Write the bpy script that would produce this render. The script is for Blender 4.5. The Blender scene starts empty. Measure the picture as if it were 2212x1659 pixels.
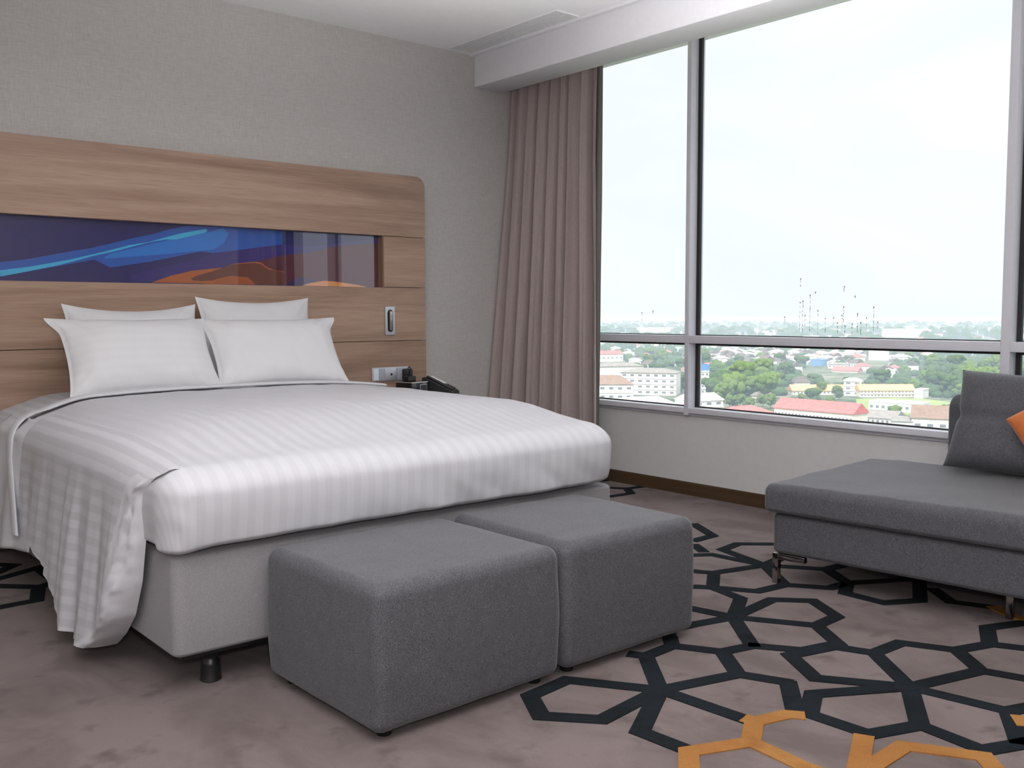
import bpy, bmesh, math, random
import numpy as np
from mathutils import Vector, Matrix, noise as mnoise
R = math.radians
S = bpy.context.scene
COL = S.collection
rnd = random.Random(7)

# ------------------------------------------------------------------ helpers
def tag(o, label=None, cat=None, group=None, kind=None):
    if label: o['label'] = label
    if cat: o['category'] = cat
    if group: o['group'] = group
    if kind: o['kind'] = kind
    return o

def empty(name, loc=(0, 0, 0), rz=0.0, **kw):
    o = bpy.data.objects.new(name, None); COL.objects.link(o)
    o.location = loc; o.rotation_euler = (0, 0, rz)
    o.empty_display_size = .05
    return tag(o, **kw)

class MB:
    """collects vertices and faces of ONE mesh"""
    def __init__(s): s.v = []; s.f = []; s.m = []; s.uv = None
    def add(s, vs, fs, mi=0):
        b = len(s.v); s.v += [tuple(p) for p in vs]
        s.f += [tuple(i + b for i in f) for f in fs]; s.m += [mi] * len(fs)
        return s
    def box(s, lo, hi, mi=0, M=None):
        x0, y0, z0 = lo; x1, y1, z1 = hi
        vs = [(x0, y0, z0), (x1, y0, z0), (x1, y1, z0), (x0, y1, z0), (x0, y0, z1), (x1, y0, z1), (x1, y1, z1), (x0, y1, z1)]
        if M is not None: vs = [tuple(M @ Vector(p)) for p in vs]
        return s.add(vs, [(0, 3, 2, 1), (4, 5, 6, 7), (0, 1, 5, 4), (1, 2, 6, 5), (2, 3, 7, 6), (3, 0, 4, 7)], mi)
    def rbox(s, lo, hi, r, n=(8, 8, 8), k=5, disp=None, mi=0, rzb=None, M=None):
        """box with rounded edges; r = radius or (rx,ry,rz); rzb = bottom z radius; disp(p, nrm) moves points"""
        lo = Vector(lo); hi = Vector(hi)
        r = Vector((r, r, r)) if not hasattr(r, '__len__') else Vector(r)
        rb = r.z if rzb is None else rzb
        def axis(a):
            ra = r[a]; rl = rb if a == 2 else ra
            pts = [lo[a] + rl * (1 - math.tan(math.pi / 4 * (1 - i / k))) for i in range(k)]
            A, B = lo[a] + rl, hi[a] - ra
            pts += [A + (B - A) * i / n[a] for i in range(n[a] + 1)]
            pts += [hi[a] - ra + ra * math.tan(math.pi / 4 * (i + 1) / k) for i in range(k)]
            return pts
        ax = [axis(0), axis(1), axis(2)]
        vid = {}; vs = []; fs = []
        def vert(p):
            key = (round(p[0], 6), round(p[1], 6), round(p[2], 6))
            if key in vid: return vid[key]
            q = Vector((min(max(p[0], lo.x + r.x), hi.x - r.x), min(max(p[1], lo.y + r.y), hi.y - r.y), min(max(p[2], lo.z + rb), hi.z - r.z)))
            d = Vector(p) - q
            rz = rb if d.z < 0 else r.z
            e = Vector((d.x / r.x, d.y / r.y, d.z / rz))
            if e.length > 0: e.normalize()
            P = q + Vector((e.x * r.x, e.y * r.y, e.z * rz))
            if disp: P = disp(P, e)
            if M is not None: P = M @ P
            vid[key] = len(vs); vs.append(tuple(P)); return vid[key]
        for a, b, c in ((0, 1, 2), (1, 2, 0), (2, 0, 1)):
            for side in (0, 1):
                cv = hi[c] if side else lo[c]
                for i in range(len(ax[a]) - 1):
                    for j in range(len(ax[b]) - 1):
                        q = []
                        for (ii, jj) in ((i, j), (i + 1, j), (i + 1, j + 1), (i, j + 1)):
                            p = [0, 0, 0]; p[a] = ax[a][ii]; p[b] = ax[b][jj]; p[c] = cv
                            q.append(vert(p))
                        if not side: q.reverse()
                        if len(set(q)) > 2: fs.append(tuple(dict.fromkeys(q)))
        return s.add(vs, fs, mi)
    def grid(s, fn, nu, nv, mi=0, flip=False):
        vs = [fn(i / nu, j / nv) for j in range(nv + 1) for i in range(nu + 1)]
        w = nu + 1; fs = []
        for j in range(nv):
            for i in range(nu):
                q = (j * w + i, j * w + i + 1, (j + 1) * w + i + 1, (j + 1) * w + i)
                fs.append(q[::-1] if flip else q)
        return s.add(vs, fs, mi)
    def tube(s, pts, rad, n=10, mi=0, caps=True):
        pts = [Vector(p) for p in pts]; rs = rad if hasattr(rad, '__len__') else [rad] * len(pts)
        vs = []; up0 = None
        for i, p in enumerate(pts):
            t = (pts[min(i + 1, len(pts) - 1)] - pts[max(i - 1, 0)]).normalized()
            if up0 is None: up0 = Vector((0, 0, 1)) if abs(t.z) < .9 else Vector((1, 0, 0))
            a = t.cross(up0).normalized(); b = a.cross(t).normalized(); up0 = b
            for k in range(n):
                w = 2 * math.pi * k / n
                vs.append(p + (a * math.cos(w) + b * math.sin(w)) * rs[i])
        fs = [(i * n + k, i * n + (k + 1) % n, (i + 1) * n + (k + 1) % n, (i + 1) * n + k) for i in range(len(pts) - 1) for k in range(n)]
        if caps: fs += [tuple(range(n))[::-1], tuple((len(pts) - 1) * n + k for k in range(n))]
        return s.add(vs, fs, mi)
    def lathe(s, prof, c=(0, 0, 0), n=24, mi=0):
        vs = [(c[0] + r * math.cos(2 * math.pi * k / n), c[1] + r * math.sin(2 * math.pi * k / n), c[2] + z) for r, z in prof for k in range(n)]
        fs = [(i * n + k, i * n + (k + 1) % n, (i + 1) * n + (k + 1) % n, (i + 1) * n + k) for i in range(len(prof) - 1) for k in range(n)]
        fs += [tuple(range(n))[::-1], tuple((len(prof) - 1) * n + k for k in range(n))]
        return s.add(vs, fs, mi)
    def prism(s, pts, y0, y1, mi=0):
        """polygon in x,z extruded along y (y0 = side seen from -y)"""
        n = len(pts)
        vs = [(x, y0, z) for x, z in pts] + [(x, y1, z) for x, z in pts]
        return s.add(vs, [tuple(range(n)), tuple(range(2 * n - 1, n - 1, -1))] + [(i, i + n, (i + 1) % n + n, (i + 1) % n) for i in range(n)], mi)
    def build(s, name, mats, parent=None, smooth=False, uvf=None, mods=(), angle=40, loc=None, fixn=True):
        me = bpy.data.meshes.new(name); me.from_pydata(s.v, [], s.f)
        if not hasattr(mats, '__len__'): mats = [mats]
        for m in mats: me.materials.append(m)
        me.polygons.foreach_set('material_index', s.m)
        if fixn:
            bm = bmesh.new(); bm.from_mesh(me); bmesh.ops.recalc_face_normals(bm, faces=bm.faces); bm.to_mesh(me); bm.free()
        if smooth:
            me.polygons.foreach_set('use_smooth', [True] * len(me.polygons))
            if angle: me.set_sharp_from_angle(angle=R(angle))
        if uvf:
            uv = me.uv_layers.new(name='UVMap')
            for l in me.loops: uv.data[l.index].uv = uvf(l.vertex_index)
        o = bpy.data.objects.new(name, me); COL.objects.link(o)
        if parent: o.parent = parent
        if loc: o.location = loc
        for kind, kw in mods:
            md = o.modifiers.new(kind.title(), kind)
            for a, b in kw.items(): setattr(md, a, b)
        return o

def shadesmooth(o): o.data.polygons.foreach_set('use_smooth', [True] * len(o.data.polygons))

# ------------------------------------------------------------------ materials
def lin(c):
    return tuple((x / 255 / 12.92 if x / 255 <= .04045 else ((x / 255 + .055) / 1.055) ** 2.4) for x in c)

class NT:
    def __init__(s, name):
        s.mat = bpy.data.materials.new(name); s.mat.use_nodes = True
        s.t = s.mat.node_tree; s.n = s.t.nodes; s.b = s.n['Principled BSDF']
    def new(s, typ, **kw):
        nd = s.n.new(typ)
        for k, v in kw.items():
            if k in nd.inputs: nd.inputs[k].default_value = v
            else: setattr(nd, k, v)
        return nd
    def link(s, a, b): s.t.links.new(a, b)
    def coord(s, scale=(1, 1, 1), kind='Object', rot=(0, 0, 0)):
        tc = s.new('ShaderNodeTexCoord'); mp = s.new('ShaderNodeMapping')
        mp.inputs['Scale'].default_value = scale; mp.inputs['Rotation'].default_value = rot
        s.link(tc.outputs[kind], mp.inputs['Vector']); return mp.outputs[0]
    def noise(s, vec, scale=5, detail=2, rough=.5, dist=0):
        nd = s.new('ShaderNodeTexNoise'); nd.inputs['Scale'].default_value = scale; nd.inputs['Detail'].default_value = detail
        nd.inputs['Roughness'].default_value = rough; nd.inputs['Distortion'].default_value = dist
        s.link(vec, nd.inputs['Vector']); return nd.outputs['Fac']
    def ramp(s, fac, stops):
        nd = s.new('ShaderNodeValToRGB'); cr = nd.color_ramp
        while len(cr.elements) < len(stops): cr.elements.new(.5)
        for e, (p, c) in zip(cr.elements, stops): e.position = p; e.color = (*c, 1)
        s.link(fac, nd.inputs[0]); return nd.outputs[0]
    def mix(s, fac, a, b, typ='MIX'):
        nd = s.new('ShaderNodeMix', data_type='RGBA', blend_type=typ)
        for sock, v in ((nd.inputs[0], fac), (nd.inputs[6], a), (nd.inputs[7], b)):
            if hasattr(v, 'is_linked') or isinstance(v, bpy.types.NodeSocket): s.link(v, sock)
            elif isinstance(v, (int, float)): sock.default_value = v
            else: sock.default_value = (*v, 1)
        return nd.outputs[2]
    def math(s, op, a, b=0.0):
        nd = s.new('ShaderNodeMath', operation=op)
        for sock, v in ((nd.inputs[0], a), (nd.inputs[1], b)):
            if isinstance(v, bpy.types.NodeSocket): s.link(v, sock)
            else: sock.default_value = v
        return nd.outputs[0]
    def color(s, c):
        if isinstance(c, bpy.types.NodeSocket): s.link(c, s.b.inputs['Base Color'])
        else: s.b.inputs['Base Color'].default_value = (*c, 1)
    def bump(s, h, strength=.3, dist=.002):
        nd = s.new('ShaderNodeBump'); nd.inputs['Strength'].default_value = strength; nd.inputs['Distance'].default_value = dist
        s.link(h, nd.inputs['Height']); s.link(nd.outputs[0], s.b.inputs['Normal'])
    def set(s, **kw):
        for k, v in kw.items(): s.b.inputs[k.replace('_', ' ')].default_value = v
        return s

def plain(name, c, rough=.5, metal=0, coat=0, spec=.5):
    t = NT(name); t.color(c); t.set(Roughness=rough, Metallic=metal)
    t.b.inputs['Coat Weight'].default_value = coat; t.b.inputs['Specular IOR Level'].default_value = spec
    # very slight mottling keeps every surface procedural
    v = t.coord(); n = t.noise(v, 30, 2); t.color(t.mix(n, tuple(x * .96 for x in c), tuple(min(1, x * 1.04) for x in c)))
    return t.mat

def tweed(name, dark, light, scale=1000, mid=.5):
    t = NT(name); v = t.coord((1, 1, 1))
    n1 = t.noise(t.coord((1, 1, .45)), scale, 2, .6); n2 = t.noise(t.coord((.45, .45, 1.2)), scale * 1.1, 2, .6)
    f = t.math('MULTIPLY', n1, n2)
    big = t.noise(v, 30, 3)
    c = t.ramp(f, [(.17, dark), (.26, tuple((a + b) / 2 * .75 for a, b in zip(dark, light))), (.37, light)])
    c = t.mix(t.math('MULTIPLY', big, .35), c, dark)
    t.color(c); t.set(Roughness=.72); t.b.inputs['Specular IOR Level'].default_value = .4
    t.b.inputs['Sheen Weight'].default_value = .22; t.b.inputs['Sheen Roughness'].default_value = .4
    t.bump(f, .5, .0015); return t.mat

def wallpaper():
    t = NT('linen_wallpaper')
    a = t.noise(t.coord((1, 1, .05)), 420, 2, .6); b = t.noise(t.coord((.05, .05, 1)), 520, 2, .6)
    f = t.mix(.5, a, b); big = t.noise(t.coord((2, 2, .4)), 1.2, 3)
    c = t.ramp(f, [(.34, (.37, .352, .335)), (.5, (.445, .428, .41)), (.66, (.51, .495, .475))])
    c = t.mix(t.math('MULTIPLY', big, .25), c, (.38, .37, .36))
    t.color(c); t.set(Roughness=.85); t.b.inputs['Specular IOR Level'].default_value = .2
    t.bump(f, .15, .001); return t.mat

def wood(name, c1, c2, c3, seed=0.0, along=0):
    t = NT(name)
    tc = t.new('ShaderNodeTexCoord'); mp = t.new('ShaderNodeMapping')
    sc = [15, 15, 15]; sc[along] = .9
    mp.inputs['Scale'].default_value = sc; mp.inputs['Location'].default_value = (seed, seed * 1.7, seed * .6)
    t.link(tc.outputs['Object'], mp.inputs['Vector'])
    g = t.noise(mp.outputs[0], .55, 5, .62, 1.1)
    mp2 = t.new('ShaderNodeMapping'); sc2 = [260, 260, 260]; sc2[along] = 5
    mp2.inputs['Scale'].default_value = sc2; t.link(tc.outputs['Object'], mp2.inputs['Vector'])
    h = t.noise(mp2.outputs[0], 1, 3, .6)
    c = t.ramp(g, [(.30, c1), (.48, c2), (.66, c3)])
    c = t.mix(t.ramp(h, [(.36, (.32, .32, .32)), (.52, (0, 0, 0))]), c, tuple(x * .72 for x in c1))
    t.color(c); t.set(Roughness=.42); t.b.inputs['Specular IOR Level'].default_value = .35
    t.bump(h, .08, .0006); return t.mat

def carpet(name, base, stain, sheen=.12):
    t = NT(name); v = t.coord()
    fine = t.noise(v, 420, 3, .7); mid = t.noise(t.coord((1, .6, 1), rot=(0, 0, .5)), 3.2, 4, .62, .6); spots = t.noise(v, 7.5, 3, .55)
    c = t.mix(t.ramp(mid, [(.42, (0, 0, 0)), (.64, (.85, .85, .85))]), base, stain)
    c = t.mix(t.ramp(spots, [(.57, (0, 0, 0)), (.72, (.9, .9, .9))]), c, tuple(x * .8 for x in stain))
    c = t.mix(t.ramp(fine, [(.32, (.5, .5, .5)), (.6, (0, 0, 0))]), c, tuple(x * .42 for x in base))
    t.color(c); t.set(Roughness=1); t.b.inputs['Specular IOR Level'].default_value = .05
    t.b.inputs['Sheen Weight'].default_value = sheen
    t.bump(fine, .6, .004); return t.mat

def linen(name, base, stripes=True, amount=.12, period=.052):
    """white cotton satin with woven stripes along the cloth (UV u = metres across)"""
    t = NT(name); base_d = tuple(x * (1 - amount) for x in base)
    fine = t.noise(t.coord(), 700, 2, .6)
    if stripes:
        tc = t.new('ShaderNodeTexCoord'); sp = t.new('ShaderNodeSeparateXYZ'); t.link(tc.outputs['UV'], sp.inputs[0])
        u = t.math('MULTIPLY', sp.outputs[0], 1 / period); fr = t.math('FRACT', u)
        f = t.ramp(fr, [(.46, (0, 0, 0)), (.50, (1, 1, 1)), (.965, (1, 1, 1)), (1.0, (0, 0, 0))])
        t.color(t.mix(f, base, base_d))
        t.link(t.ramp(f, [(0, (.60, .60, .60)), (1, (.48, .48, .48))]), t.b.inputs['Roughness'])
    else:
        t.color(base); t.set(Roughness=.6)
    t.b.inputs['Specular IOR Level'].default_value = .25
    w = t.noise(t.coord((1, 1, 1)), 14, 3, .6)
    t.bump(t.mix(.15, w, fine), .12, .01); return t.mat

M = {}
M['wallpaper'] = wallpaper()
M['ceiling'] = plain('ceiling_paint', (.80, .80, .81), .9, spec=.1)
M['beam'] = plain('beam_paint', (.66, .66, .685), .8, spec=.15)
M['sillwall'] = plain('window_wall_paint', (.60, .59, .585), .75, spec=.2)
M['walls'] = plain('side_wall_paint', (.62, .60, .57), .85, spec=.1)
M['skirting'] = wood('dark_skirting_wood', (.045, .026, .014), (.07, .042, .022), (.09, .055, .03), 3, 1)
M['carpet'] = carpet('taupe_carpet', (.200, .158, .149), (.118, .088, .081))
M['carpet_black'] = carpet('black_inlay_pile', (.018, .022, .026), (.012, .014, .016), 0)
M['carpet_orange'] = carpet('orange_inlay_pile', (.40, .20, .065), (.34, .145, .045), 0)
M['alu'] = plain('window_frame_paint', (.60, .60, .645), .32, spec=.5)
M['gasket'] = plain('black_rubber_gasket', (.012, .012, .014), .6)
M['wood_a'] = wood('walnut_top', (0.244, 0.152, 0.106), (0.336, 0.221, 0.161), (0.405, 0.281, 0.207), 1.3)
M['wood_b'] = wood('walnut_low', (0.239, 0.149, 0.103), (0.331, 0.218, 0.158), (0.400, 0.276, 0.202), 5.1)
M['wood_c'] = wood('walnut_base', (0.235, 0.145, 0.101), (0.327, 0.213, 0.155), (0.396, 0.271, 0.200), 9.4)
M['reveal'] = wood('art_reveal_wood', (.16, .09, .05), (.21, .12, .07), (.26, .16, .09), 2.2, 2)
M['tweed'] = tweed('grey_tweed', (.020, .020, .024), (.215, .215, .235))
M['tweed_sofa'] = tweed('charcoal_tweed', (.019, .019, .024), (.205, .206, .226), 1000)
M['base'] = tweed('grey_bed_cloth', (.225, .215, .224), (.345, .332, .345), 700)
M['duvet'] = linen('striped_duvet_satin', (.53, .53, .555), True, .06)
M['duvet_hang'] = linen('striped_duvet_hanging', (.53, .53, .555), True, .12)
M['sheet'] = linen('plain_sheet', (.56, .56, .585), False)
M['sheet_s'] = linen('striped_sheet', (.54, .54, .565), True, .14)
M['pillow'] = linen('pillow_cotton', (.61, .61, .62), False)
M['pillow_s'] = linen('pillow_satin', (.61, .61, .62), True, .018, .045)
M['chrome'] = plain('polished_chrome', (.72, .71, .70), .12, 1)
M['steel'] = plain('dark_chrome', (.42, .40, .39), .10, 1)
M['satin'] = plain('satin_metal_plate', (.55, .56, .60), .4, .6)
M['switch'] = plain('light_switch_plate', (.66, .68, .76), .35)
M['switch2'] = plain('grey_switch', (.34, .36, .42), .35)
M['black'] = plain('black_plastic', (.010, .010, .011), .35)
M['blackgloss'] = plain('gloss_black', (.006, .006, .007), .12, coat=.5)
M['mesh'] = plain('dark_speaker_cloth', (.03, .03, .033), .8)
M['trimline'] = plain('silver_trim', (.7, .7, .72), .25, .8)
M['labelw'] = plain('white_paper_label', (.72, .73, .76), .5)
M['stand'] = plain('nightstand_lacquer', (.55, .53, .50), .4)
M['orange'] = tweed('orange_cushion_cloth', (.48, .12, .025), (.66, .20, .05), 400)
M['vent'] = plain('vent_paint', (.66, .66, .67), .5)
M['ventdark'] = plain('vent_shadow_core', (.30, .30, .31), .8)

def curtain_mat(name, a, b):
    t = NT(name); n = t.noise(t.coord((1, 1, .12)), 420, 2, .6)
    t.color(t.ramp(n, [(.3, a), (.7, b)])); t.set(Roughness=.75); t.b.inputs['Specular IOR Level'].default_value = .25
    t.b.inputs['Sheen Weight'].default_value = .25
    t.bump(n, .04, .0006); return t.mat
M['curtain'] = curtain_mat('mauve_taupe_curtain', (.31, .252, .240), (.375, .31, .298))
M['lining'] = curtain_mat('grey_lining', (.16, .152, .14), (.22, .21, .195))

def glass_mat():
    m = bpy.data.materials.new('window_glass'); m.use_nodes = True; nt = m.node_tree; nt.nodes.clear()
    out = nt.nodes.new('ShaderNodeOutputMaterial'); mx = nt.nodes.new('ShaderNodeMixShader')
    tr = nt.nodes.new('ShaderNodeBsdfTransparent'); tr.inputs[0].default_value = (.985, .995, .99, 1)
    gl = nt.nodes.new('ShaderNodeBsdfGlossy'); gl.inputs['Roughness'].default_value = .01
    fr = nt.nodes.new('ShaderNodeFresnel'); fr.inputs[0].default_value = 1.35
    nt.links.new(fr.outputs[0], mx.inputs[0]); nt.links.new(tr.outputs[0], mx.inputs[1]); nt.links.new(gl.outputs[0], mx.inputs[2])
    nt.links.new(mx.outputs[0], out.inputs[0]); return m
M['glass'] = glass_mat()
M['dirt'] = plain('dried_dirt', (.20, .20, .18), .9)
for nm, c in {'mid': (.006, .075, .36), 'bright': (.008, .15, .52), 'cyan': (.03, .36, .62), 'purple': (.020, .010, .135), 'maroon': (.075, .009, .022),
              'orange': (.34, .085, .014), 'brown': (.105, .024, .012), 'rust': (.30, .068, .012), 'hill': (.035, .012, .085), 'sand': (.62, .24, .06), 'night': (.005, .005, .095)}.items():
    M['art_' + nm] = plain('art_' + nm, c, .28, coat=1.0)
    M['art_' + nm].node_tree.nodes['Principled BSDF'].inputs['Coat Roughness'].default_value = .01
    M['art_' + nm].node_tree.nodes['Principled BSDF'].inputs['Coat IOR'].default_value = 1.95
# ------------------------------------------------------------------ the room
XW, YH, ZC = 4.656, 5.06, 2.816          # window wall face, headboard wall face, ceiling
XB, YB, YE = -2.6, -3.2, .97             # far sides of the room, end of the window
def struct(name, mb, m, **kw): return tag(mb.build(name, m, **kw), kind='structure')

floor = MB()
floor.box((XB - .2, YB - .2, -.2), (XW + .2, YH + .2, 0))
DARK=[[(2.148,1.849),(2.331,2.068)],[(2.331,2.068),(2.472,2.076)],[(2.331,2.068),(2.307,2.111)],[(2.472,2.076),(2.528,2.132),(2.616,2.246)],[(2.472,2.076),(2.554,1.929)],[(2.554,1.929),(2.678,1.899)],[(2.678,1.899),(2.881,2.128)],[(2.554,1.929),(2.429,1.773)],[(2.429,1.773),(2.148,1.849)],[(2.429,1.773),(2.490,1.633)],[(2.148,1.849),(1.990,2.088),(1.822,2.069),(1.752,1.943),(1.865,1.814),(2.148,1.849)],[(2.148,1.849),(1.888,1.695),(1.898,1.548)],[(2.148,1.849),(2.168,1.554)],[(2.881,2.128),(2.849,2.281),(2.824,2.414)],[(2.881,2.128),(2.708,2.171),(2.593,2.187)],[(2.881,2.128),(3.096,2.253),(3.134,2.420)],[(3.134,2.420),(3.099,2.467),(3.028,2.524)],[(2.881,2.128),(3.177,2.163),(3.284,2.050),(3.178,1.882),(3.032,1.874)],[(3.032,1.874),(2.881,2.128)],[(3.032,1.874),(2.917,1.721),(2.772,1.760)],[(2.772,1.760),(2.678,1.899)],[(2.490,1.633),(2.325,1.500)],[(2.325,1.500),(2.335,1.459),(2.342,1.282)],[(2.342,1.282),(2.499,1.222)],[(2.499,1.222),(2.477,1.041)],[(2.477,1.041),(2.598,0.990),(2.746,0.933)],[(2.736,1.373),(2.583,1.597),(2.696,1.762),(2.877,1.714),(2.927,1.593)],[(2.736,1.373),(2.468,1.532),(2.337,1.463)],[(2.736,1.373),(2.927,1.593)],[(2.736,1.373),(3.034,1.293)],[(2.736,1.373),(2.780,1.104)],[(2.736,1.373),(2.499,1.222)],[(2.927,1.593),(3.086,1.586),(3.161,1.428)],[(3.161,1.428),(3.303,1.381)],[(3.161,1.428),(3.034,1.293)],[(3.034,1.293),(3.070,1.178),(3.109,1.095)],[(3.303,1.381),(3.471,1.462),(3.628,1.399)],[(3.303,1.381),(3.349,1.288),(3.381,1.194)],[(2.780,1.104),(2.834,1.084),(2.956,1.039)],[(2.780,1.104),(2.594,0.998)],[(3.613,2.092),(3.474,2.023),(3.469,1.854),(3.606,1.777),(3.765,1.859),(3.906,1.933)],[(3.613,2.092),(3.760,2.007),(3.899,1.939)],[(3.798,1.819),(3.681,1.691),(3.734,1.553)],[(3.591,2.487),(3.680,2.786),(3.830,2.809),(3.930,2.717),(4.023,2.629)],[(3.591,2.487),(3.566,2.761),(3.517,2.792),(3.477,2.821)],[(3.591,2.487),(3.318,2.557)],[(3.318,2.557),(3.284,2.609),(3.267,2.649)],[(3.318,2.557),(3.134,2.420)],[(3.591,2.487),(3.392,2.248)],[(3.134,2.420),(3.228,2.268),(3.392,2.248)],[(3.591,2.487),(3.739,2.270)],[(3.591,2.487),(3.786,2.516),(3.986,2.556)],[(3.739,2.270),(3.848,2.261),(3.967,2.265)],[(3.739,2.270),(3.613,2.092)],[(3.392,2.248),(3.492,2.102),(3.613,2.092)],[(4.014,3.228),(3.874,2.995),(3.719,2.990)],[(3.654,2.937),(3.583,2.824)],[(4.555,4.503),(4.664,4.472),(4.676,4.429)],[(4.445,4.280),(4.515,4.180),(4.668,4.155),(4.667,4.217)],[(4.515,4.180),(4.413,4.050),(4.239,4.064)],[(0.946,4.805),(1.032,4.695),(0.895,4.557)],[(0.878,4.473),(1.106,4.581),(1.110,4.290),(1.026,4.249)],[(0.866,4.413),(1.025,4.250),(0.970,4.056),(0.790,4.048)]]
ORANGE=[[(2.158,1.534),(2.285,1.499),(2.306,1.471)],[(2.190,1.541),(2.062,1.461)],[(2.062,1.461),(1.893,1.532),(1.788,1.443)],[(2.062,1.461),(2.051,1.344),(2.046,1.296),(2.051,1.243)],[(2.160,1.535),(2.190,1.541)],[(2.312,1.282),(2.104,1.182)],[(2.104,1.182),(2.343,1.187),(2.440,1.025),(2.369,0.955)],[(3.733,1.548),(3.669,1.449),(3.675,1.381)],[(2.758,1.061),(2.719,1.033)]]

def strips(lines, w, h0, mi):
    for ln, L in enumerate(lines):
        h = h0 + .00009 * (ln % 14)
        P = [Vector((x, y)) for x, y in L]; closed = (P[0] - P[-1]).length < 1e-4
        n = len(P)
        def off(i, s):
            def d(a, b): v = (P[b] - P[a]).normalized(); return Vector((-v.y, v.x))
            if closed: a = d(i - 1 if i else n - 2, i if i else n - 1); b = d(i % (n - 1), i % (n - 1) + 1)
            else: a = d(max(i - 1, 0), max(i - 1, 0) + 1); b = d(min(i, n - 2), min(i, n - 2) + 1)
            m = (a + b).normalized(); return P[i] + m * (s * w / 2 / max(.45, m.dot(a)))
        vs = []
        for i in range(n):
            q = P[i]; e = Vector((0, 0))
            if not closed and i == 0: e = (P[0] - P[1]).normalized() * w * .25
            if not closed and i == n - 1: e = (P[-1] - P[-2]).normalized() * w * .25
            l, r = off(i, 1) + e, off(i, -1) + e
            vs += [(l.x, l.y, 0), (l.x, l.y, h), (r.x, r.y, h), (r.x, r.y, 0)]
        fs = []
        for i in range(n - 1):
            a, b = i * 4, i * 4 + 4
            fs += [(a, a + 1, b + 1, b), (a + 1, a + 2, b + 2, b + 1), (a + 2, a + 3, b + 3, b + 2)]
        fs += [(0, 3, 2, 1), (n * 4 - 4, n * 4 - 3, n * 4 - 2, n * 4 - 1)]
        floor.add(vs, fs, mi)
strips(DARK, .055, .002, 1)
strips(ORANGE, .053, .0035, 2)
struct('floor', floor, [M['carpet'], M['carpet_black'], M['carpet_orange']])

struct('ceiling', MB().box((XB - .2, YB - .2, ZC), (XW + .2, YH + .2, ZC + .3)), M['ceiling'])
struct('wall_back', MB().box((XB - .2, YH, 0), (XW + .2, YH + .2, ZC)), M['wallpaper'])
struct('wall_left', MB().box((XB - .2, YB, 0), (XB, YH, ZC)), M['walls'])
struct('wall_front', MB().box((XB - .2, YB - .2, 0), (XW + .2, YB, ZC)), M['walls'])
w = MB().box((XW, YE, 0), (XW + .2, YH, .497)); w.box((XW, YB, 0), (XW + .2, YE, ZC))
struct('wall_right', w, M['sillwall'])
b = MB().box((XW - .014, YB, 0), (XW, YH, .074)); b.box((XW - .010, YB, .074), (XW, YH, .08))
struct('baseboard_right', b, M['skirting'])
struct('trim_1', MB().rbox((3.972, YB, 2.611), (4.222, YH, ZC), .006, (2, 2, 2), 2), M['beam'], smooth=True)   # boxed beam along the window
struct('trim_2', MB().box((3.935, YB, ZC - .012), (3.972, YH, ZC)), M['beam'])                                # shadow-gap strip beside it

# window: white aluminium frame, black gaskets, four panes
win = empty('window_1', (XW, 3.0, .5), kind='structure')
def wpart(name, mb, m, **kw):
    for i, p in enumerate(mb.v): mb.v[i] = (p[0] - XW, p[1] - 3.0, p[2] - .5)
    return mb.build(name, m, win, **kw)
XF, XG = 4.62, 4.70
MU = [(3.775, 3.807), (1.888, 1.931)]
for a, c in MU: wpart('mullion', MB().rbox((XF, a, .5), (XG + .05, c, ZC), .003, (1, 1, 1), 2), M['alu'], smooth=True)
bays = [(YE, MU[1][0]), (MU[1][1], MU[0][0]), (MU[0][1], YH)]
for a, c in bays:
    wpart('transom', MB().rbox((XF, a, .944), (XG + .03, c, .991), .003, (1, 1, 1), 2), M['alu'], smooth=True)
    wpart('sill_frame', MB().rbox((XF, a, .513), (XG + .05, c, .546), .003, (1, 1, 1), 2), M['alu'], smooth=True)
wpart('sill_strip', MB().box((XW - .012, YE, .495), (XW + .1, YH, .512)), M['alu'])
wpart('end_post', MB().box((XF + .04, YE - .02, .5), (XG + .05, YE, ZC)), M['alu'])
for a, c in bays:
    g = MB(); x0, x1 = XG - .012, XG + .008
    g.box((x0, a, .546), (x1, c, .553)); g.box((x0, a, .930), (x1, c, .944)); g.box((x0, a, .991), (x1, c, .996))
    for y0, y1 in ((a, a + .012), (c - .022, c)):
        g.box((x0, y0, .553), (x1, y1, .930)); g.box((x0, y0, .996), (x1, y1, ZC))
    wpart('gasket', g, M['gasket'])
    for z0, z1 in ((.553, .930), (.996, ZC)):
        wpart('glass_pane', MB().add([(XG, a + .01, z0), (XG, c - .02, z0), (XG, c - .02, z1), (XG, a + .01, z1)], [(0, 3, 2, 1)]), M['glass'], fixn=False)
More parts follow.
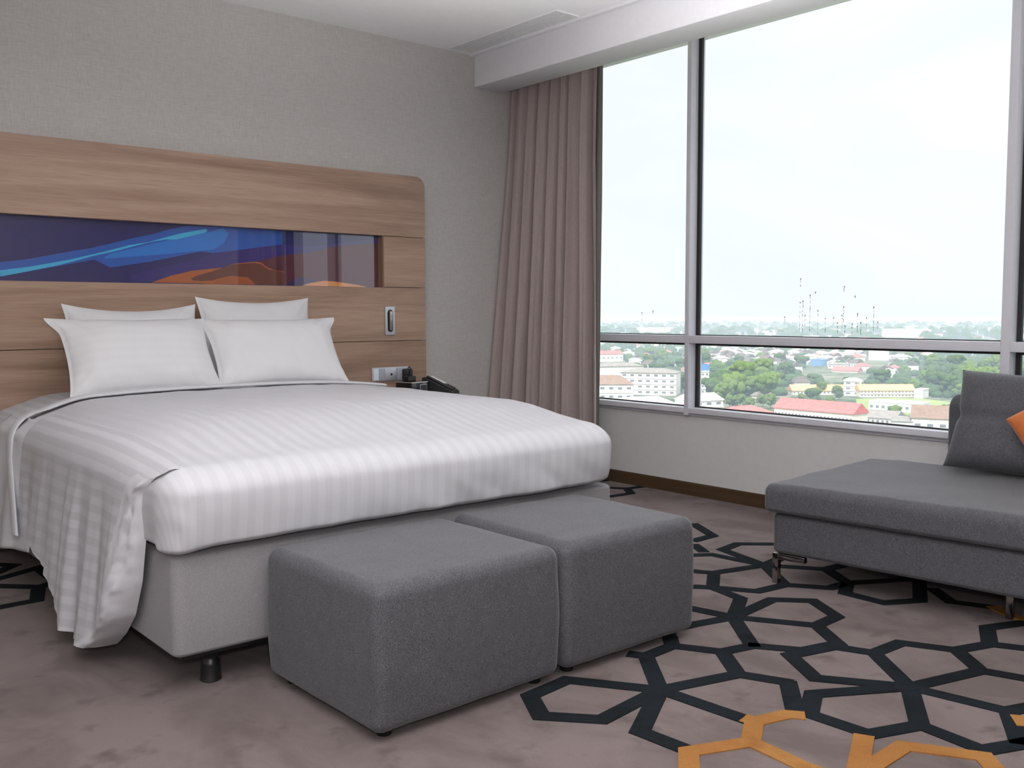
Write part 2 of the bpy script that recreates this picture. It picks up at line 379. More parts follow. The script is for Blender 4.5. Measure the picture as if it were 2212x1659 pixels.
# dried run marks on the outside of the glass above the transom
dr = random.Random(3)
def marks(name, ys):
    d = MB()
    for y, ztop, ln in ys:
        z = ztop
        d.tube([(XG + .002, y, z + .004), (XG + .003, y + dr.uniform(-.002, .002), z - .004)], [.0022, .003], 5)
        while z > ztop - ln:
            sl = dr.uniform(.004, .022); wd = dr.uniform(.0006, .0022)
            d.tube([(XG + .002, y + dr.uniform(-.0015, .0015), z), (XG + .002, y + dr.uniform(-.0015, .0015), z - sl)], [wd, wd * .6], 5)
            z -= sl + dr.uniform(.001, .012)
    wpart(name, d, M['dirt'])
marks('dirt_mark', [(3.053,1.316,0.04),(3.035,1.193,0.166),(2.99,1.225,0.198),(2.958,1.241,0.01),(2.94,1.139,0.125),(2.894,1.097,0.072),(2.844,1.1,0.039),(2.818,1.074,0.045),(2.784,1.267,0.01),(2.785,1.158,0.083),(2.794,1.113,0.071),(2.775,1.055,0.039),(2.72,1.215,0.005),(2.733,1.068,0.048),(2.703,1.123,0.095),(2.683,1.075,0.051),(2.651,1.1,0.057),(2.611,1.157,0.125),(2.588,1.079,0.019),(3.152,1.103,0.047),(3.053,1.186,0.154),(3.021,1.113,0.053),(4.23,1.13,0.058),(4.135,1.141,0.014)]
)

# ------------------------------------------------------------------ ceiling air grille
v = empty('air_vent', (3.82, 4.51, ZC), label='long white slotted air grille in the ceiling beside the beam', cat='air vent')
x0, x1, y0, y1 = -.072, .078, -.485, .485
f = MB()
for lo, hi in (((x0 - .012, y0 - .012, -.006), (x0, y1 + .012, 0)), ((x1, y0 - .012, -.006), (x1 + .012, y1 + .012, 0)), ((x0, y0 - .012, -.006), (x1, y0, 0)), ((x0, y1, -.006), (x1, y1 + .012, 0))): f.box(lo, hi)
f.build('frame', M['vent'], v)
MB().box((x0, y0, -.0015), (x1, y1, 0)).build('backing', M['ventdark'], v)
for i in range(9):
    xx = x0 + (i + .5) * (x1 - x0) / 9
    MB().box((xx - .0045, y0, -.005), (xx + .0045, y1, -.0015)).build('slat', M['vent'], v)

# ------------------------------------------------------------------ headboard with art strip
hbr = empty('headboard', (1.91, YH, 0), label='long walnut wood headboard with a blue and orange picture strip', cat='headboard')
HX, HY = 1.91, YH
def hpart(name, pts, y0, y1, m, mods=(('BEVEL', dict(width=.0015, segments=2)),)):
    mb = MB().prism([(x - HX, z) for x, z in pts], y0 - HY, y1 - HY)
    return mb.build(name, m, hbr, mods=mods)
XL, XR = .30, 3.511
arc = [(XR - .062 + .062 * math.sin(t), 1.976 - .062 + .062 * math.cos(t)) for t in [i * math.pi / 16 for i in range(9)]]
YF = 4.98
hpart('upper_panel', [(XL, 1.602), (XR, 1.602)] + arc[::-1] + [(XL, 1.976)], YF, YH, M['wood_a'])
hpart('end_panel', [(3.205, 1.291), (XR, 1.291), (XR, 1.599), (3.205, 1.599)], YF, YH, M['wood_b'])
hpart('middle_panel', [(XL, .963), (XR, .963), (XR, 1.288), (XL, 1.288)], YF, YH, M['wood_b'])
hpart('lower_panel', [(XL, .02), (XR, .02), (XR, .960), (XL, .960)], YF, YH, M['wood_c'])
hpart('reveal', [(3.196, 1.288), (3.205, 1.288), (3.205, 1.602), (3.196, 1.602)], YF + .002, YH, M['reveal'], ())
hpart('backing', [(XL + .01, .03), (XR - .008, .03), (XR - .008, 1.9), (XL + .01, 1.9)], 5.042, YH, M['gasket'], ())
YA = 5.03
ART = {
  'mid':[(1.102,1.376),(1.211,1.392),(1.315,1.415),(1.427,1.441),(1.503,1.456),(1.590,1.480),(1.726,1.519),(1.840,1.548),(1.887,1.566),(2.001,1.596),(2.150,1.607),(2.224,1.602),(2.559,1.601),(2.557,1.524),(2.379,1.494),(2.146,1.458),(2.079,1.464),(1.809,1.402),(1.606,1.365),(1.530,1.402),(1.322,1.357),(1.100,1.308)],
  'bright':[(1.574,1.414),(1.609,1.435),(1.802,1.489),(1.945,1.527),(2.149,1.575),(2.207,1.596),(2.240,1.570),(2.210,1.514),(2.147,1.476),(2.079,1.469),(1.863,1.440),(1.588,1.409)],
  'cyan':[(1.101,1.338),(1.232,1.359),(1.416,1.399),(1.589,1.447),(1.705,1.482),(1.802,1.502),(1.886,1.529),(1.972,1.555),(2.060,1.575),(2.110,1.586),(2.119,1.576),(2.104,1.566),(2.026,1.544),(1.950,1.522),(1.891,1.519),(1.802,1.500),(1.720,1.475),(1.624,1.446),(1.530,1.422),(1.425,1.389),(1.350,1.367),(1.259,1.345),(1.169,1.324),(1.100,1.309)],
  'purple':[(1.705,1.332),(1.808,1.360),(2.078,1.426),(2.146,1.458),(2.350,1.487),(2.557,1.524),(2.754,1.521),(2.989,1.555),(3.201,1.589),(3.200,1.293),(2.558,1.292),(2.142,1.295),(1.704,1.296)],
  'maroon':[(2.402,1.420),(2.475,1.442),(2.562,1.462),(2.754,1.487),(2.887,1.527),(3.201,1.559),(3.200,1.293),(2.558,1.292),(2.471,1.294),(2.424,1.356)],
  'orange':[(1.811,1.294),(1.912,1.331),(2.032,1.361),(2.144,1.375),(2.201,1.381),(2.259,1.404),(2.348,1.415),(2.396,1.420),(2.426,1.415),(2.461,1.391),(2.510,1.375),(2.566,1.371),(2.564,1.293),(2.375,1.293),(2.142,1.293)],
  'brown':[(2.020,1.318),(2.054,1.335),(2.144,1.361),(2.201,1.381),(2.259,1.401),(2.389,1.414),(2.425,1.407),(2.467,1.380),(2.566,1.366),(2.564,1.293),(2.387,1.293),(2.346,1.332),(2.246,1.338),(2.177,1.323),(2.142,1.311),(2.069,1.306),(2.036,1.308)],
  'rust':[(2.069,1.289),(2.142,1.295),(2.177,1.323),(2.246,1.337),(2.340,1.332),(2.375,1.299),(2.387,1.293)],
  'hill':[(2.571,1.293),(2.622,1.327),(2.667,1.345),(2.705,1.331),(2.757,1.324),(2.770,1.312),(2.685,1.292)],
  'sand':[(2.672,1.292),(2.737,1.309),(2.816,1.322),(2.883,1.320),(2.971,1.311),(3.055,1.301),(3.111,1.290)],
}
art = MB(); order = ['night', 'mid', 'bright', 'purple', 'maroon', 'orange', 'brown', 'rust', 'hill', 'sand', 'cyan']
art.box((XL - HX, YA - HY, 1.288), (3.198 - HX, YA + .006 - HY, 1.602), 0)
for k, nm in enumerate(order[1:], 1):
    pts = [(min(x, 3.197), min(max(z, 1.289), 1.601)) for x, z in ART[nm]]
    # the picture runs on to the left of what is seen
    n = len(pts); y = YA - HY - .00012 * k
    art.add([(x - HX, y, z) for x, z in pts], [tuple(range(n))], k)
    ext = [p for p in pts if p[0] < 1.12]
    if nm in ('mid', 'cyan') and len(ext) > 1:
        zs = sorted(p[1] for p in ext); art.add([(1.102 - HX, y, zs[0]), (1.102 - HX, y, zs[-1]), (XL - HX, y, zs[-1] - .12), (XL - HX, y, max(zs[0] - .12, 1.289))], [(0, 1, 2, 3)], k)
ao = art.build('art_strip', [M['art_' + n] for n in order], hbr, fixn=False)
# all front faces look into the room
bm = bmesh.new(); bm.from_mesh(ao.data)
for fc in bm.faces:
    fc.normal_update()
    if abs(fc.normal.y) > .9 and fc.calc_center_median().y < YA - HY + .001 and fc.normal.y > 0: fc.normal_flip()
bmesh.ops.triangulate(bm, faces=[fc for fc in bm.faces if len(fc.verts) > 4]); bm.to_mesh(ao.data); bm.free()
ao['label'] = 'dark blue picture strip with a light blue beam and orange hills'

# recessed reading light
rl = empty('reading_light', (3.241, YF, 1.085), label='chrome tube reading light on a satin plate on the headboard', cat='reading light')
MB().rbox((-.035, -.006, -.088), (.035, 0, .088), .004, (2, 1, 2), 3).build('plate', M['satin'], rl, smooth=True)
sl = MB(); P = []
for i in range(16):
    t = 2 * math.pi * i / 16; P.append((.021 * math.cos(t), .021 * math.sin(t) + (.048 if math.sin(t) >= 0 else -.048)))
sl.prism(P, -.0085, -.004); sl.build('slot', M['black'], rl)
MB().tube([(.002, -.014, .060), (.002, -.014, .056), (.002, -.014, -.052), (.002, -.014, -.057)], [.008, .0125, .0125, .009], 20).build('lamp_tube', M['chrome'], rl, smooth=True)
for z in (.04, -.036): MB().tube([(.002, -.014, z), (.016, -.008, z)], .004, 8).build('pivot', M['steel'], rl, smooth=True)

# socket and switch strip
so = empty('socket_plate', (3.245, YF, .759), label='wide silver switch and socket plate low on the headboard', cat='socket plate')
MB().rbox((-.14, -.009, -.043), (.137, 0, .042), .003, (2, 1, 2), 2).build('plate', M['satin'], so, smooth=True)
MB().rbox((-.132, -.013, -.036), (-.094, -.009, .034), .002, (1, 1, 1), 2).build('switch', M['switch'], so, smooth=True)
MB().rbox((-.091, -.012, -.036), (-.055, -.009, .034), .002, (1, 1, 1), 2).build('switch', M['switch2'], so, smooth=True)
MB().rbox((-.050, -.012, -.036), (.036, -.009, .034), .002, (1, 1, 1), 2).build('socket_insert', M['satin'], so, smooth=True)
c = MB(); c.lathe([(.0075, 0), (.0075, .002), (.005, .0025)], n=16); c.v = [(p[0] - .004, -.012 - p[2], p[1] - .002) for p in c.v]
c.build('jack', M['black'], so, smooth=True)
MB().rbox((.040, -.012, -.036), (.129, -.009, .034), .002, (1, 1, 1), 2).build('socket_insert', M['switch2'], so, smooth=True)
ad = empty('power_adapter', (3.342, YF - .013, .752), label='black plug in power adapter with looped cord in the socket plate', cat='power adapter')
MB().rbox((-.026, -.05, -.037), (.026, 0, .036), .008, (2, 2, 2), 3).build('body', M['black'], ad, smooth=True)
cd = [(-.02, -.035, -.03), (-.03, -.06, -.005), (-.025, -.065, .035), (-.008, -.055, .05), (.004, -.05, .038), (-.005, -.06, .0), (-.03, -.06, -.05), (-.035, -.06, -.09), (-.07, -.055, -.10), (-.10, -.05, -.112), (-.08, -.07, -.126)]
def smoothpath(P, n=8):
    P = [Vector(p) for p in P]; out = []
    for i in range(len(P) - 1):
        p0, p1, p2, p3 = P[max(i - 1, 0)], P[i], P[i + 1], P[min(i + 2, len(P) - 1)]
        for k in range(n):
            t = k / n
            out.append(.5 * ((2 * p1) + (p2 - p0) * t + (2 * p0 - 5 * p1 + 4 * p2 - p3) * t * t + (3 * p1 - p0 - 3 * p2 + p3) * t ** 3))
    return out + [P[-1]]
MB().tube(smoothpath(cd), .0032, 8).build('cord', M['black'], ad, smooth=True)

# ------------------------------------------------------------------ nightstand and what stands on it
NT_Z = .618
ns = empty('nightstand', (3.27, 4.73, 0), label='pale bedside table mostly hidden behind the bed, phone on it', cat='nightstand')
MB().rbox((-.27, -.24, NT_Z - .03), (.27, .24, NT_Z), .004, (2, 2, 1), 2).build('top', M['stand'], ns, smooth=True)
MB().box((-.255, -.225, .10), (.255, .235, NT_Z - .03)).build('body', M['wood_c'], ns)
for z0, z1 in ((.115, .33), (.34, .56)):
    d = MB().rbox((-.245, -.243, z0), (.245, -.225, z1), .003, (2, 1, 2), 2).build('drawer', M['wood_b'], ns, smooth=True)
    MB().tube([(-.06, -.258, (z0 + z1) / 2), (.06, -.258, (z0 + z1) / 2)], .006, 10).build('handle', M['satin'], d, smooth=True)
for sx in (-1, 1):
    for sy in (-1, 1): MB().box((sx * .22 - .02, sy * .19 - .02, 0), (sx * .22 + .02, sy * .19 + .02, .10)).build('leg', M['wood_c'], ns)

dk = empty('clock_radio', (3.268, 4.79, NT_Z), R(11), label='black cube shaped clock radio dock with silver top edge by the bed', cat='clock radio')
MB().rbox((-.068, -.068, 0), (.068, .068, .104), .006, (3, 3, 3), 3).build('body', M['blackgloss'], dk, smooth=True)
e = MB()
for lo, hi in (((-.070, -.0695, .098), (.070, -.0655, .103)), ((-.0695, -.070, .098), (-.0655, .070, .103)), ((.0655, -.070, .098), (.0695, .070, .103)), ((-.070, .0655, .098), (.070, .0695, .103))): e.box(lo, hi)
e.build('trim', M['trimline'], dk)
MB().rbox((.005, -.072, .02), (.059, -.067, .084), .003, (1, 1, 1), 2).build('speaker_grille', M['mesh'], dk, smooth=True)
e = MB()
for lo, hi in (((.002, -.0705, .017), (.062, -.068, .0195)), ((.002, -.0705, .0845), (.062, -.068, .087)), ((.002, -.0705, .017), (.0045, -.068, .087)), ((.0595, -.0705, .017), (.062, -.068, .087))): e.box(lo, hi)
e.build('grille_frame', M['trimline'], dk)
MB().rbox((-.035, -.01, .104), (.030, .035, .134), .004, (2, 2, 2), 2).build('dock_cradle', M['black'], dk, smooth=True)

ph = empty('telephone', (3.452, 4.75, NT_Z), R(-52), label='black desk telephone with white paper strip beside the clock radio', cat='telephone')
ph.scale = (.84, .95, 1.0)
T = MB(); prof = [(-.11, 0), (.10, 0), (.125, .012), (.125, .035), (.11, .045), (-.09, .125), (-.115, .122), (-.12, .10)]
T.prism(prof, -.066, .066); T.build('body', M['black'], ph, smooth=True, angle=30, mods=(('BEVEL', dict(width=.004, segments=2)),))
sl = math.atan2(.08, -.20)
Mx = Matrix.Translation((.012, 0, .0868)) @ Matrix.Rotation(math.atan2(.08, .20), 4, 'Y')
MB().rbox((-.105, -.062, -.002), (.105, -.028, .011), .006, (4, 2, 1), 3, M=Mx).build('handset', M['black'], ph, smooth=True)
MB().box((-.095, -.012, -.001), (.02, .045, .006), M=Mx).build('paper_strip', M['labelw'], ph)
for i in range(4):
    for j in range(3): MB().rbox((.030 + i * .017, .008 + j * .017, -.001), (.042 + i * .017, .021 + j * .017, .004), .0015, (1, 1, 1), 2, M=Mx).build('key', M['mesh'], ph, smooth=True)
MB().rbox((.112, -.06, .012), (.130, .03, .030), .004, (1, 2, 1), 2).build('front_lip', M['blackgloss'], ph, smooth=True)

# ------------------------------------------------------------------ bed
bed = empty('bed', (1.93, 3.8, 0), label='king size bed with grey upholstered base and thick white mattress', cat='bed')
def bp(name, mb, m, **kw):
    mb.v = [(p[0] - 1.93, p[1] - 3.8, p[2]) for p in mb.v]
    return mb.build(name, m, bed, **kw)
bp('base', MB().rbox((1.012, 2.715, .118), (2.85, 4.95, .428), (.035, .035, .018), (4, 4, 2), 4), M['base'], smooth=True, angle=60)
bp('base_underside', MB().box((1.045, 2.75, .103), (2.815, 4.92, .119)), M['black'])
for x, y in ((1.16, 2.815), (2.70, 2.815), (1.16, 4.80), (2.70, 4.80)):
    L = MB().lathe([(.030, 0), (.0335, .004), (.0315, .012), (.029, .05), (.0285, .062), (.023, .068), (.024, .080), (.033, .092), (.036, .104)], (x, y, 0), 24)
    bp('leg', L, M['black'], smooth=True, angle=50)
UVS = []
def nz(x, y, z, s): return mnoise.noise(Vector((x * s, y * s, z * s)))
def sm(t): t = min(max(t, 0), 1); return t * t * (3 - 2 * t)
def rise(x, y):
    """height of the made bed's top above its lowest corner (0.68 m)"""
    u = (x - 1.905) / .93; t = (y - 2.66) / .62
    return .055 * sm(t) + .046 * max(0, 1 - abs(u) ** 3) * sm(t * .85) - .045 * sm((1.28 - x) / .28) * sm(t)
def mat_disp(P, e):
    if e.z > .05: P.z += (rise(P.x, P.y) + .002 * nz(P.x, P.y, 0, 7)) * e.z ** .7
    P.x += .008 * e.x * math.sin(math.pi * min(max((P.z - .43) / .3, 0), 1)) + .004 * e.x * nz(P.x, P.y, P.z, 9)
    UVS.append((P.x + (max(0, .74 - P.z) * e.x * abs(e.x)), P.y)); return P
mb = MB().rbox((1.00, 2.78, .429), (2.81, 4.95, .668), (.075, .08, .07), (30, 36, 6), 5, mat_disp, rzb=.03)
uv1 = list(UVS); mt = bp('mattress', mb, M['sheet_s'], smooth=True, angle=80, uvf=lambda i: uv1[i])

# ------------------------------------------------------------------ duvet
crown = rise
UVS = []
def duv_disp(P, e):
    x, y, z = P
    if e.z > .02: P.z += crown(x, y) * e.z ** .6 + .004 * e.z * nz(x, y, 0, 5) + .002 * e.z * nz(x, y, 0, 13)
    if e.y < 0:
        k = math.sin(math.pi * min(max((z - .44) / .28, 0), 1))
        P.y += e.y * .022 * k
        lowr = sm((.62 - z) / .16) * sm((x - 1.2) / .9)
        a = (x * .75 + z * 1.0)
        P.y += e.y * (.014 * lowr * mnoise.noise(Vector((a * 9, z * 3 - x * 1.5, 1.3))) + .009 * lowr * mnoise.noise(Vector((a * 21, z * 6, 4.1))) + .004 * mnoise.noise(Vector((x * 5, z * 9, 2))))
        cl = sm((1.35 - x) / .35)
        P.y += e.y * .008 * cl * mnoise.noise(Vector((x * 30 + z * 10, z * 12, 7)))
    if abs(e.x) > .3: P.x += e.x * (.012 * math.sin(math.pi * min(max((z - .44) / .28, 0), 1)) + .006 * nz(x, y, z, 12))
    # tucked edge wavers
    if z < .47: P.z += .0035 * nz(x, y, 0, 8)
    if z < .50 and e.y < 0: P.z -= .014 * sm((1.14 - x) / .12)
    UVS.append((P.x + max(0, .72 - P.z) * e.x * abs(e.x), y)); return P
db = MB().rbox((.988, 2.675, .437), (2.822, 4.37, .68), (.075, .095, .075), (56, 44, 12), 7, duv_disp, rzb=.03)
nb = len(db.v); uvd = list(UVS)
nfront = len(db.f)
# hanging flap on the near-left side
def pl(t, P):
    for (a, b), (c, d) in zip(P, P[1:]):
        if t <= c: return b + (d - b) * ((t - a) / (c - a) if c > a else 0)
    return P[-1][1]
YFZ = [(-1, 3.19), (.05, 3.17), (.12, 3.06), (.20, 2.97), (.32, 2.90), (.45, 2.86), (.60, 2.83), (.66, 2.79), (.70, 2.745), (2, 2.745)]
ZBY = [(0, .055), (3.16, .055), (3.35, .125), (3.63, .205), (3.93, .285), (4.14, .33), (9, .33)]
NU, NV = 74, 96
def flap_pt(a, b):
    """a: 0 on top .. 1 hem; b: 0 front edge .. 1 back edge"""
    # path lengths
    top, quart = .06, .20
    yv = 2.80 + b * (4.14 - 2.80)
    hang = .585 - pl(max(yv, 3.17), ZBY); L = top + quart + hang; s = a * L
    if s < top: x = 1.16 - s; k = 0; z = None
    elif s < top + quart:
        t = (s - top) / quart * math.pi / 2; x = 1.10 - .142 * math.sin(t); z = .585 + .142 * math.cos(t); k = 0
    else: k = (s - top - quart) / .53; z = .585 - (s - top - quart); x = .958 - .055 * k
    yf = pl(z if z is not None else .75, YFZ)
    y = yf + b * (4.14 - yf)
    dy_ = max(0, min(.999, (2.77 - y) / .095)); drop = .075 * (1 - math.sqrt(1 - dy_ * dy_))
    if z is None: z = .682 - drop + crown(x, y) * ((.075 - drop) / .075) ** .6 + .004 * nz(x, y, 0, 5) + .003 + .004 * sm(s / .05) - .018 * (1 - sm(s / .11)) - .05 * (1 - sm(b / .10)) * (1 - sm(s / .12))
    elif k == 0:
        zt = .685 - drop + crown(1.10, y) * ((.075 - drop) / .075) ** .6 + .004
        z = .585 + (z - .585) * (zt - .585) / .142 - .05 * (1 - sm(b / .10)) * (1 - sm(s / .12))
    dn = sm((s - top - .05) / .35)
    A = dn * (.005 + .012 * min(k, 1))
    wob = math.sin(2 * math.pi * (y / .23 + .6 * nz(y, 0, z * .3, 3)) + 1.0) * .45 + 1.5 * nz(y * 2.2, 3, z * .25, 4) + .9 * nz(y * 5, 7, z * .3, 4)
    x -= A * (wob + .6)
    x -= .0030 * dn * mnoise.noise(Vector((y * 48, z * 4, 2)))
    # puffed front edge curling back to the bed
    rim = .07
    if b < rim and s > top * .9:
        q = b / rim; c = math.sqrt(max(0, 1 - (1 - q) ** 2)); w2 = sm((s - top * .9) / .2)
        xi = .99
        x = x + (xi - x) * (1 - c) * w2 - w2 * math.sin(math.pi * q) * (.008 + .010 * mnoise.noise(Vector((z * 22 + y * 9, q * 3, 9))) + .006 * mnoise.noise(Vector((z * 60 + y * 20, q * 4, 3))))
        y -= w2 * math.sin(math.pi * q) * (.008 + .012 * mnoise.noise(Vector((z * 20, q * 2, 1))) + .006 * mnoise.noise(Vector((z * 55, q * 3, 5))))
    z += .007 * (a > .98) * nz(y, 0, 1, 9)
    return (x, y, z), 1.16 - s
def bmap(j): t = j / NV; return t ** 1.35
vs = []; fs = []; mi = []
for j in range(NV + 1):
    for i in range(NU + 1):
        p, u = flap_pt(i / NU, bmap(j)); vs.append(p); uvd.append((u, p[1]))
for j in range(NV):
    for i in range(NU):
        fs.append((j * (NU + 1) + i, j * (NU + 1) + i + 1, (j + 1) * (NU + 1) + i + 1, (j + 1) * (NU + 1) + i))
base = len(db.v); db.v += vs
for n_, q in enumerate(fs):
    db.f.append(tuple(i + base for i in q)); j = n_ // NU; i = n_ % NU
    db.m.append(1 if (bmap(j + 1) < .09 and i / NU > .22) or i >= NU - 1 else 2)
DV = (1.9, 3.5, .73)
def dshift(mb): mb.v = [(p[0] - DV[0], p[1] - DV[1], p[2] - DV[2]) for p in mb.v]; return mb
duvet = dshift(db).build('duvet', [M['duvet'], M['sheet'], M['duvet_hang']], smooth=True, angle=0, uvf=lambda i: uvd[i], loc=DV)
tag(duvet, 'white striped duvet on the bed, one corner hanging to the floor', 'duvet')
# turned-back top edge: a rolled band plus the plain sheet hanging at the side
rb = MB(); path = []
for i in range(41):
    x = 2.80 - i * (2.80 - 1.10) / 40; path.append((x, 4.375 + .012 * nz(x, 0, 0, 3), .682 + crown(x, 4.36) + .004))
for t in (.35, .7, 1.05, 1.4): path.append((1.10 - .150 * math.sin(t), 4.37 - .05 * t, .60 + (.682 + crown(1.10, 4.36) - .60) * math.cos(t) + .004))
for k in range(1, 7): path.append((.945 - .006 * k, 4.30 - .035 * k, .60 - .055 * k))
def band(u, v):
    f = u * (len(path) - 1); i = min(int(f), len(path) - 2); p = Vector(path[i]).lerp(Vector(path[i + 1]), f - i)
    t = 2 * math.pi * v; up = Vector((0, 0, 1)) if f < 40 else Vector((-1, 0, .3)).normalized()
    return tuple(p + Vector((0, 1, 0)) * (.042 * math.cos(t)) + up * (.009 * math.sin(t)))
rb.grid(band, 110, 14)
dshift(rb).build('turned_back_edge', M['sheet'], duvet, smooth=True, angle=0)
sh = MB()
def hang(u, v):
    y = 4.0 + .60 * u; z = .70 - v * (.70 - (.215 - .06 * u))
    x = .972 + .06 * (1 - sm(v / .12)) + .035 * (1 - sm(u / .3)) - .07 * v - .010 * sm(v * 3) * math.sin(2 * math.pi * u * 2.6 + 1 + nz(u, v, 0, 2)) - .004 * nz(y, 0, z, 15)
    return (x, y + .05 * v * (u - .5), z)
sh.grid(hang, 40, 40)
dshift(sh).build('hanging_sheet', M['sheet'], duvet, smooth=True, angle=0, mods=(('SOLIDIFY', dict(thickness=.004, offset=0)),))

# ------------------------------------------------------------------ pillows
def pillow(name, w, h, t, loc, rot, label, seed, mat='pillow', ear=0, group='bed pillows', sag=0.0):
    NUu, NVv = 40, 30; mb = MB(); uvp = []
    def pt(side):
        def f(a, b):
            u = 2 * a - 1; v = 2 * b - 1
            u = math.copysign(abs(u) ** .8, u); v = math.copysign(abs(v) ** .8, v)
            x = w / 2 * u * (1 - .075 * (1 - v * v) * abs(u) ** 1.5)
            y = h / 2 * v * (1 - .085 * (1 - u * u) * abs(v) ** 1.5)
            if ear and u * ear > .8: x += ear * .035 * sm((u * ear - .8) / .2) * sm((v - .55) / .4)
            prof = (max(0, 1 - abs(u) ** 3.2) * max(0, 1 - abs(v) ** 3.0)) ** .62
            z = side * t / 2 * prof
            ed = max(abs(u), abs(v))
            n_ = mnoise.noise(Vector((x * 7 + seed, y * 7, side * 3))) * .012 + mnoise.noise(Vector((x * 18 + seed, y * 12, side * 2 + 9))) * .007
            cw = sm((abs(u) - .45) / .4) * sm((abs(v) - .35) / .4)
            n_ += .006 * cw * math.sin((x * math.copysign(1, u) - y * math.copysign(1, v)) * 95 + seed)
            z += n_ * side * prof ** .5 + .012 * mnoise.noise(Vector((x * 4 + seed, y * 4, 5)))
            if v > 0: y -= sag * (1 - u * u) * v
            uvp.append((y, x)); return (x, y, z)
        return f
    mb.grid(pt(1), NUu, NVv); mb.grid(pt(-1), NUu, NVv, flip=True)
    o = mb.build(name, M[mat], smooth=True, angle=0, uvf=lambda i: uvp[i], mods=(('WELD', dict(merge_threshold=.002)),))
    o.location = loc; o.rotation_euler = rot
    tag(o, label, 'pillow', group); return o
pillow('pillow', .66, .47, .15, (1.662, 4.845, .955), (R(74), 0, R(0)), 'white back pillow standing against the headboard, left of the two', 3, sag=.02)
pillow('pillow', .66, .51, .15, (2.322, 4.845, .975), (R(74), 0, R(0)), 'white back pillow standing against the headboard, right and tallest', 8, sag=.012)
pillow('pillow', .71, .42, .17, (1.575, 4.535, .936), (R(56), 0, R(0)), 'white front pillow leaning at the left, with faint stripes on its end', 14, 'pillow_s', -1)
pillow('pillow', .73, .42, .17, (2.275, 4.560, .930), (R(56), 0, R(0)), 'white front pillow leaning at the right, beside the reading light', 27, 'pillow', 1)


# ------------------------------------------------------------------ ottomans
def ottoman(name, x0, x1, y0, y1, h, label, rz=0):
    c = ((x0 + x1) / 2, (y0 + y1) / 2, 0); w, d = x1 - x0, y1 - y0
    t = empty(name, c, R(rz), label=label, cat='ottoman', group='cube ottomans at the foot of the bed')
    def disp(P, e):
        k = math.sin(math.pi * min(max((P.z - .03) / (h - .03), 0), 1))
        P.x += e.x * .008 * k; P.y += e.y * .008 * k
        if e.z > .5: P.z += .008 * max(0, 1 - (2 * P.x / w) ** 2) * max(0, 1 - (2 * P.y / d) ** 2)
        P += e * .0025 * nz(P.x + c[0], P.y, P.z, 11)
        return P
    MB().rbox((-w / 2, -d / 2, .022), (w / 2, d / 2, h), (.036, .036, .042), (14, 14, 10), 5, disp, rzb=.03).build('cushion_body', M['tweed'], t, smooth=True, angle=0)
    s = MB()
    for sx in (-1, 1):
        for sy in (-1, 1):
            s.tube([(sx * (w / 2 - .0085), sy * (d / 2 - .0085), z) for z in (.05, h * .35, h * .65, h - .045)], .0035, 6)
    for sx in (-1, 1):
        for sy in (-1, 1): MB().lathe([(.02, 0), (.022, .004), (.022, .03)], (sx * (w / 2 - .06), sy * (d / 2 - .06), 0), 16).build('foot', M['black'], t, smooth=True, angle=50)
    return t
ottoman('ottoman', 1.292, 1.962, 2.083, 2.693, .422, 'grey tweed cube ottoman nearest the camera, left of the pair', 1.2)
ottoman('ottoman', 1.995, 2.612, 2.092, 2.695, .424, 'grey tweed cube ottoman at the right of the pair, towards the window', -.6)

# ------------------------------------------------------------------ sofa
SX, SY, SR = 3.345, 2.335, R(-84.8)
sf = empty('sofa', (SX, SY, 0), SR, label='charcoal grey sofa with one open end and chrome legs by the window', cat='sofa')
def seat_disp(P, e):
    if e.z > .3: P.z += .006 * nz(P.x, P.y, 0, 4) + .008 * sm(min(P.x, .9) / .3) * e.z
    P += e * .003 * nz(P.x, P.y, P.z, 10); return P
MB().rbox((0, 0, .302), (1.30, 1.01, .420), (.035, .035, .038), (26, 18, 3), 5, seat_disp, rzb=.022).build('seat_cushion', M['tweed_sofa'], sf, smooth=True, angle=0)
MB().rbox((.028, .03, .128), (1.28, 1.0, .298), (.03, .03, .02), (20, 12, 4), 4, lambda P, e: P + e * .002 * nz(P.x, P.y, P.z, 9)).build('base', M['tweed_sofa'], sf, smooth=True, angle=0)
MB().rbox((.365, 1.01, .20), (1.30, 1.095, .75), (.04, .04, .07), (14, 2, 8), 6).build('backrest', M['tweed_sofa'], sf, smooth=True, angle=0)
for nm, px, py, flipx in (('leg', .045, .05, 1), ('leg', .905, .215, 1), ('leg', .045, .93, 1), ('leg', 1.235, .93, -1)):
    L = MB(); L.rbox((px - .013, py - .013, 0), (px + .013, py + .013, .128), .002, (1, 1, 1), 2)
    L.rbox((px + .013 if flipx > 0 else px - .13, py - .013, .104), (px + .13 if flipx > 0 else px - .013, py + .013, .128), .002, (1, 1, 1), 2)
    L.build(nm, M['steel'], sf, smooth=True)

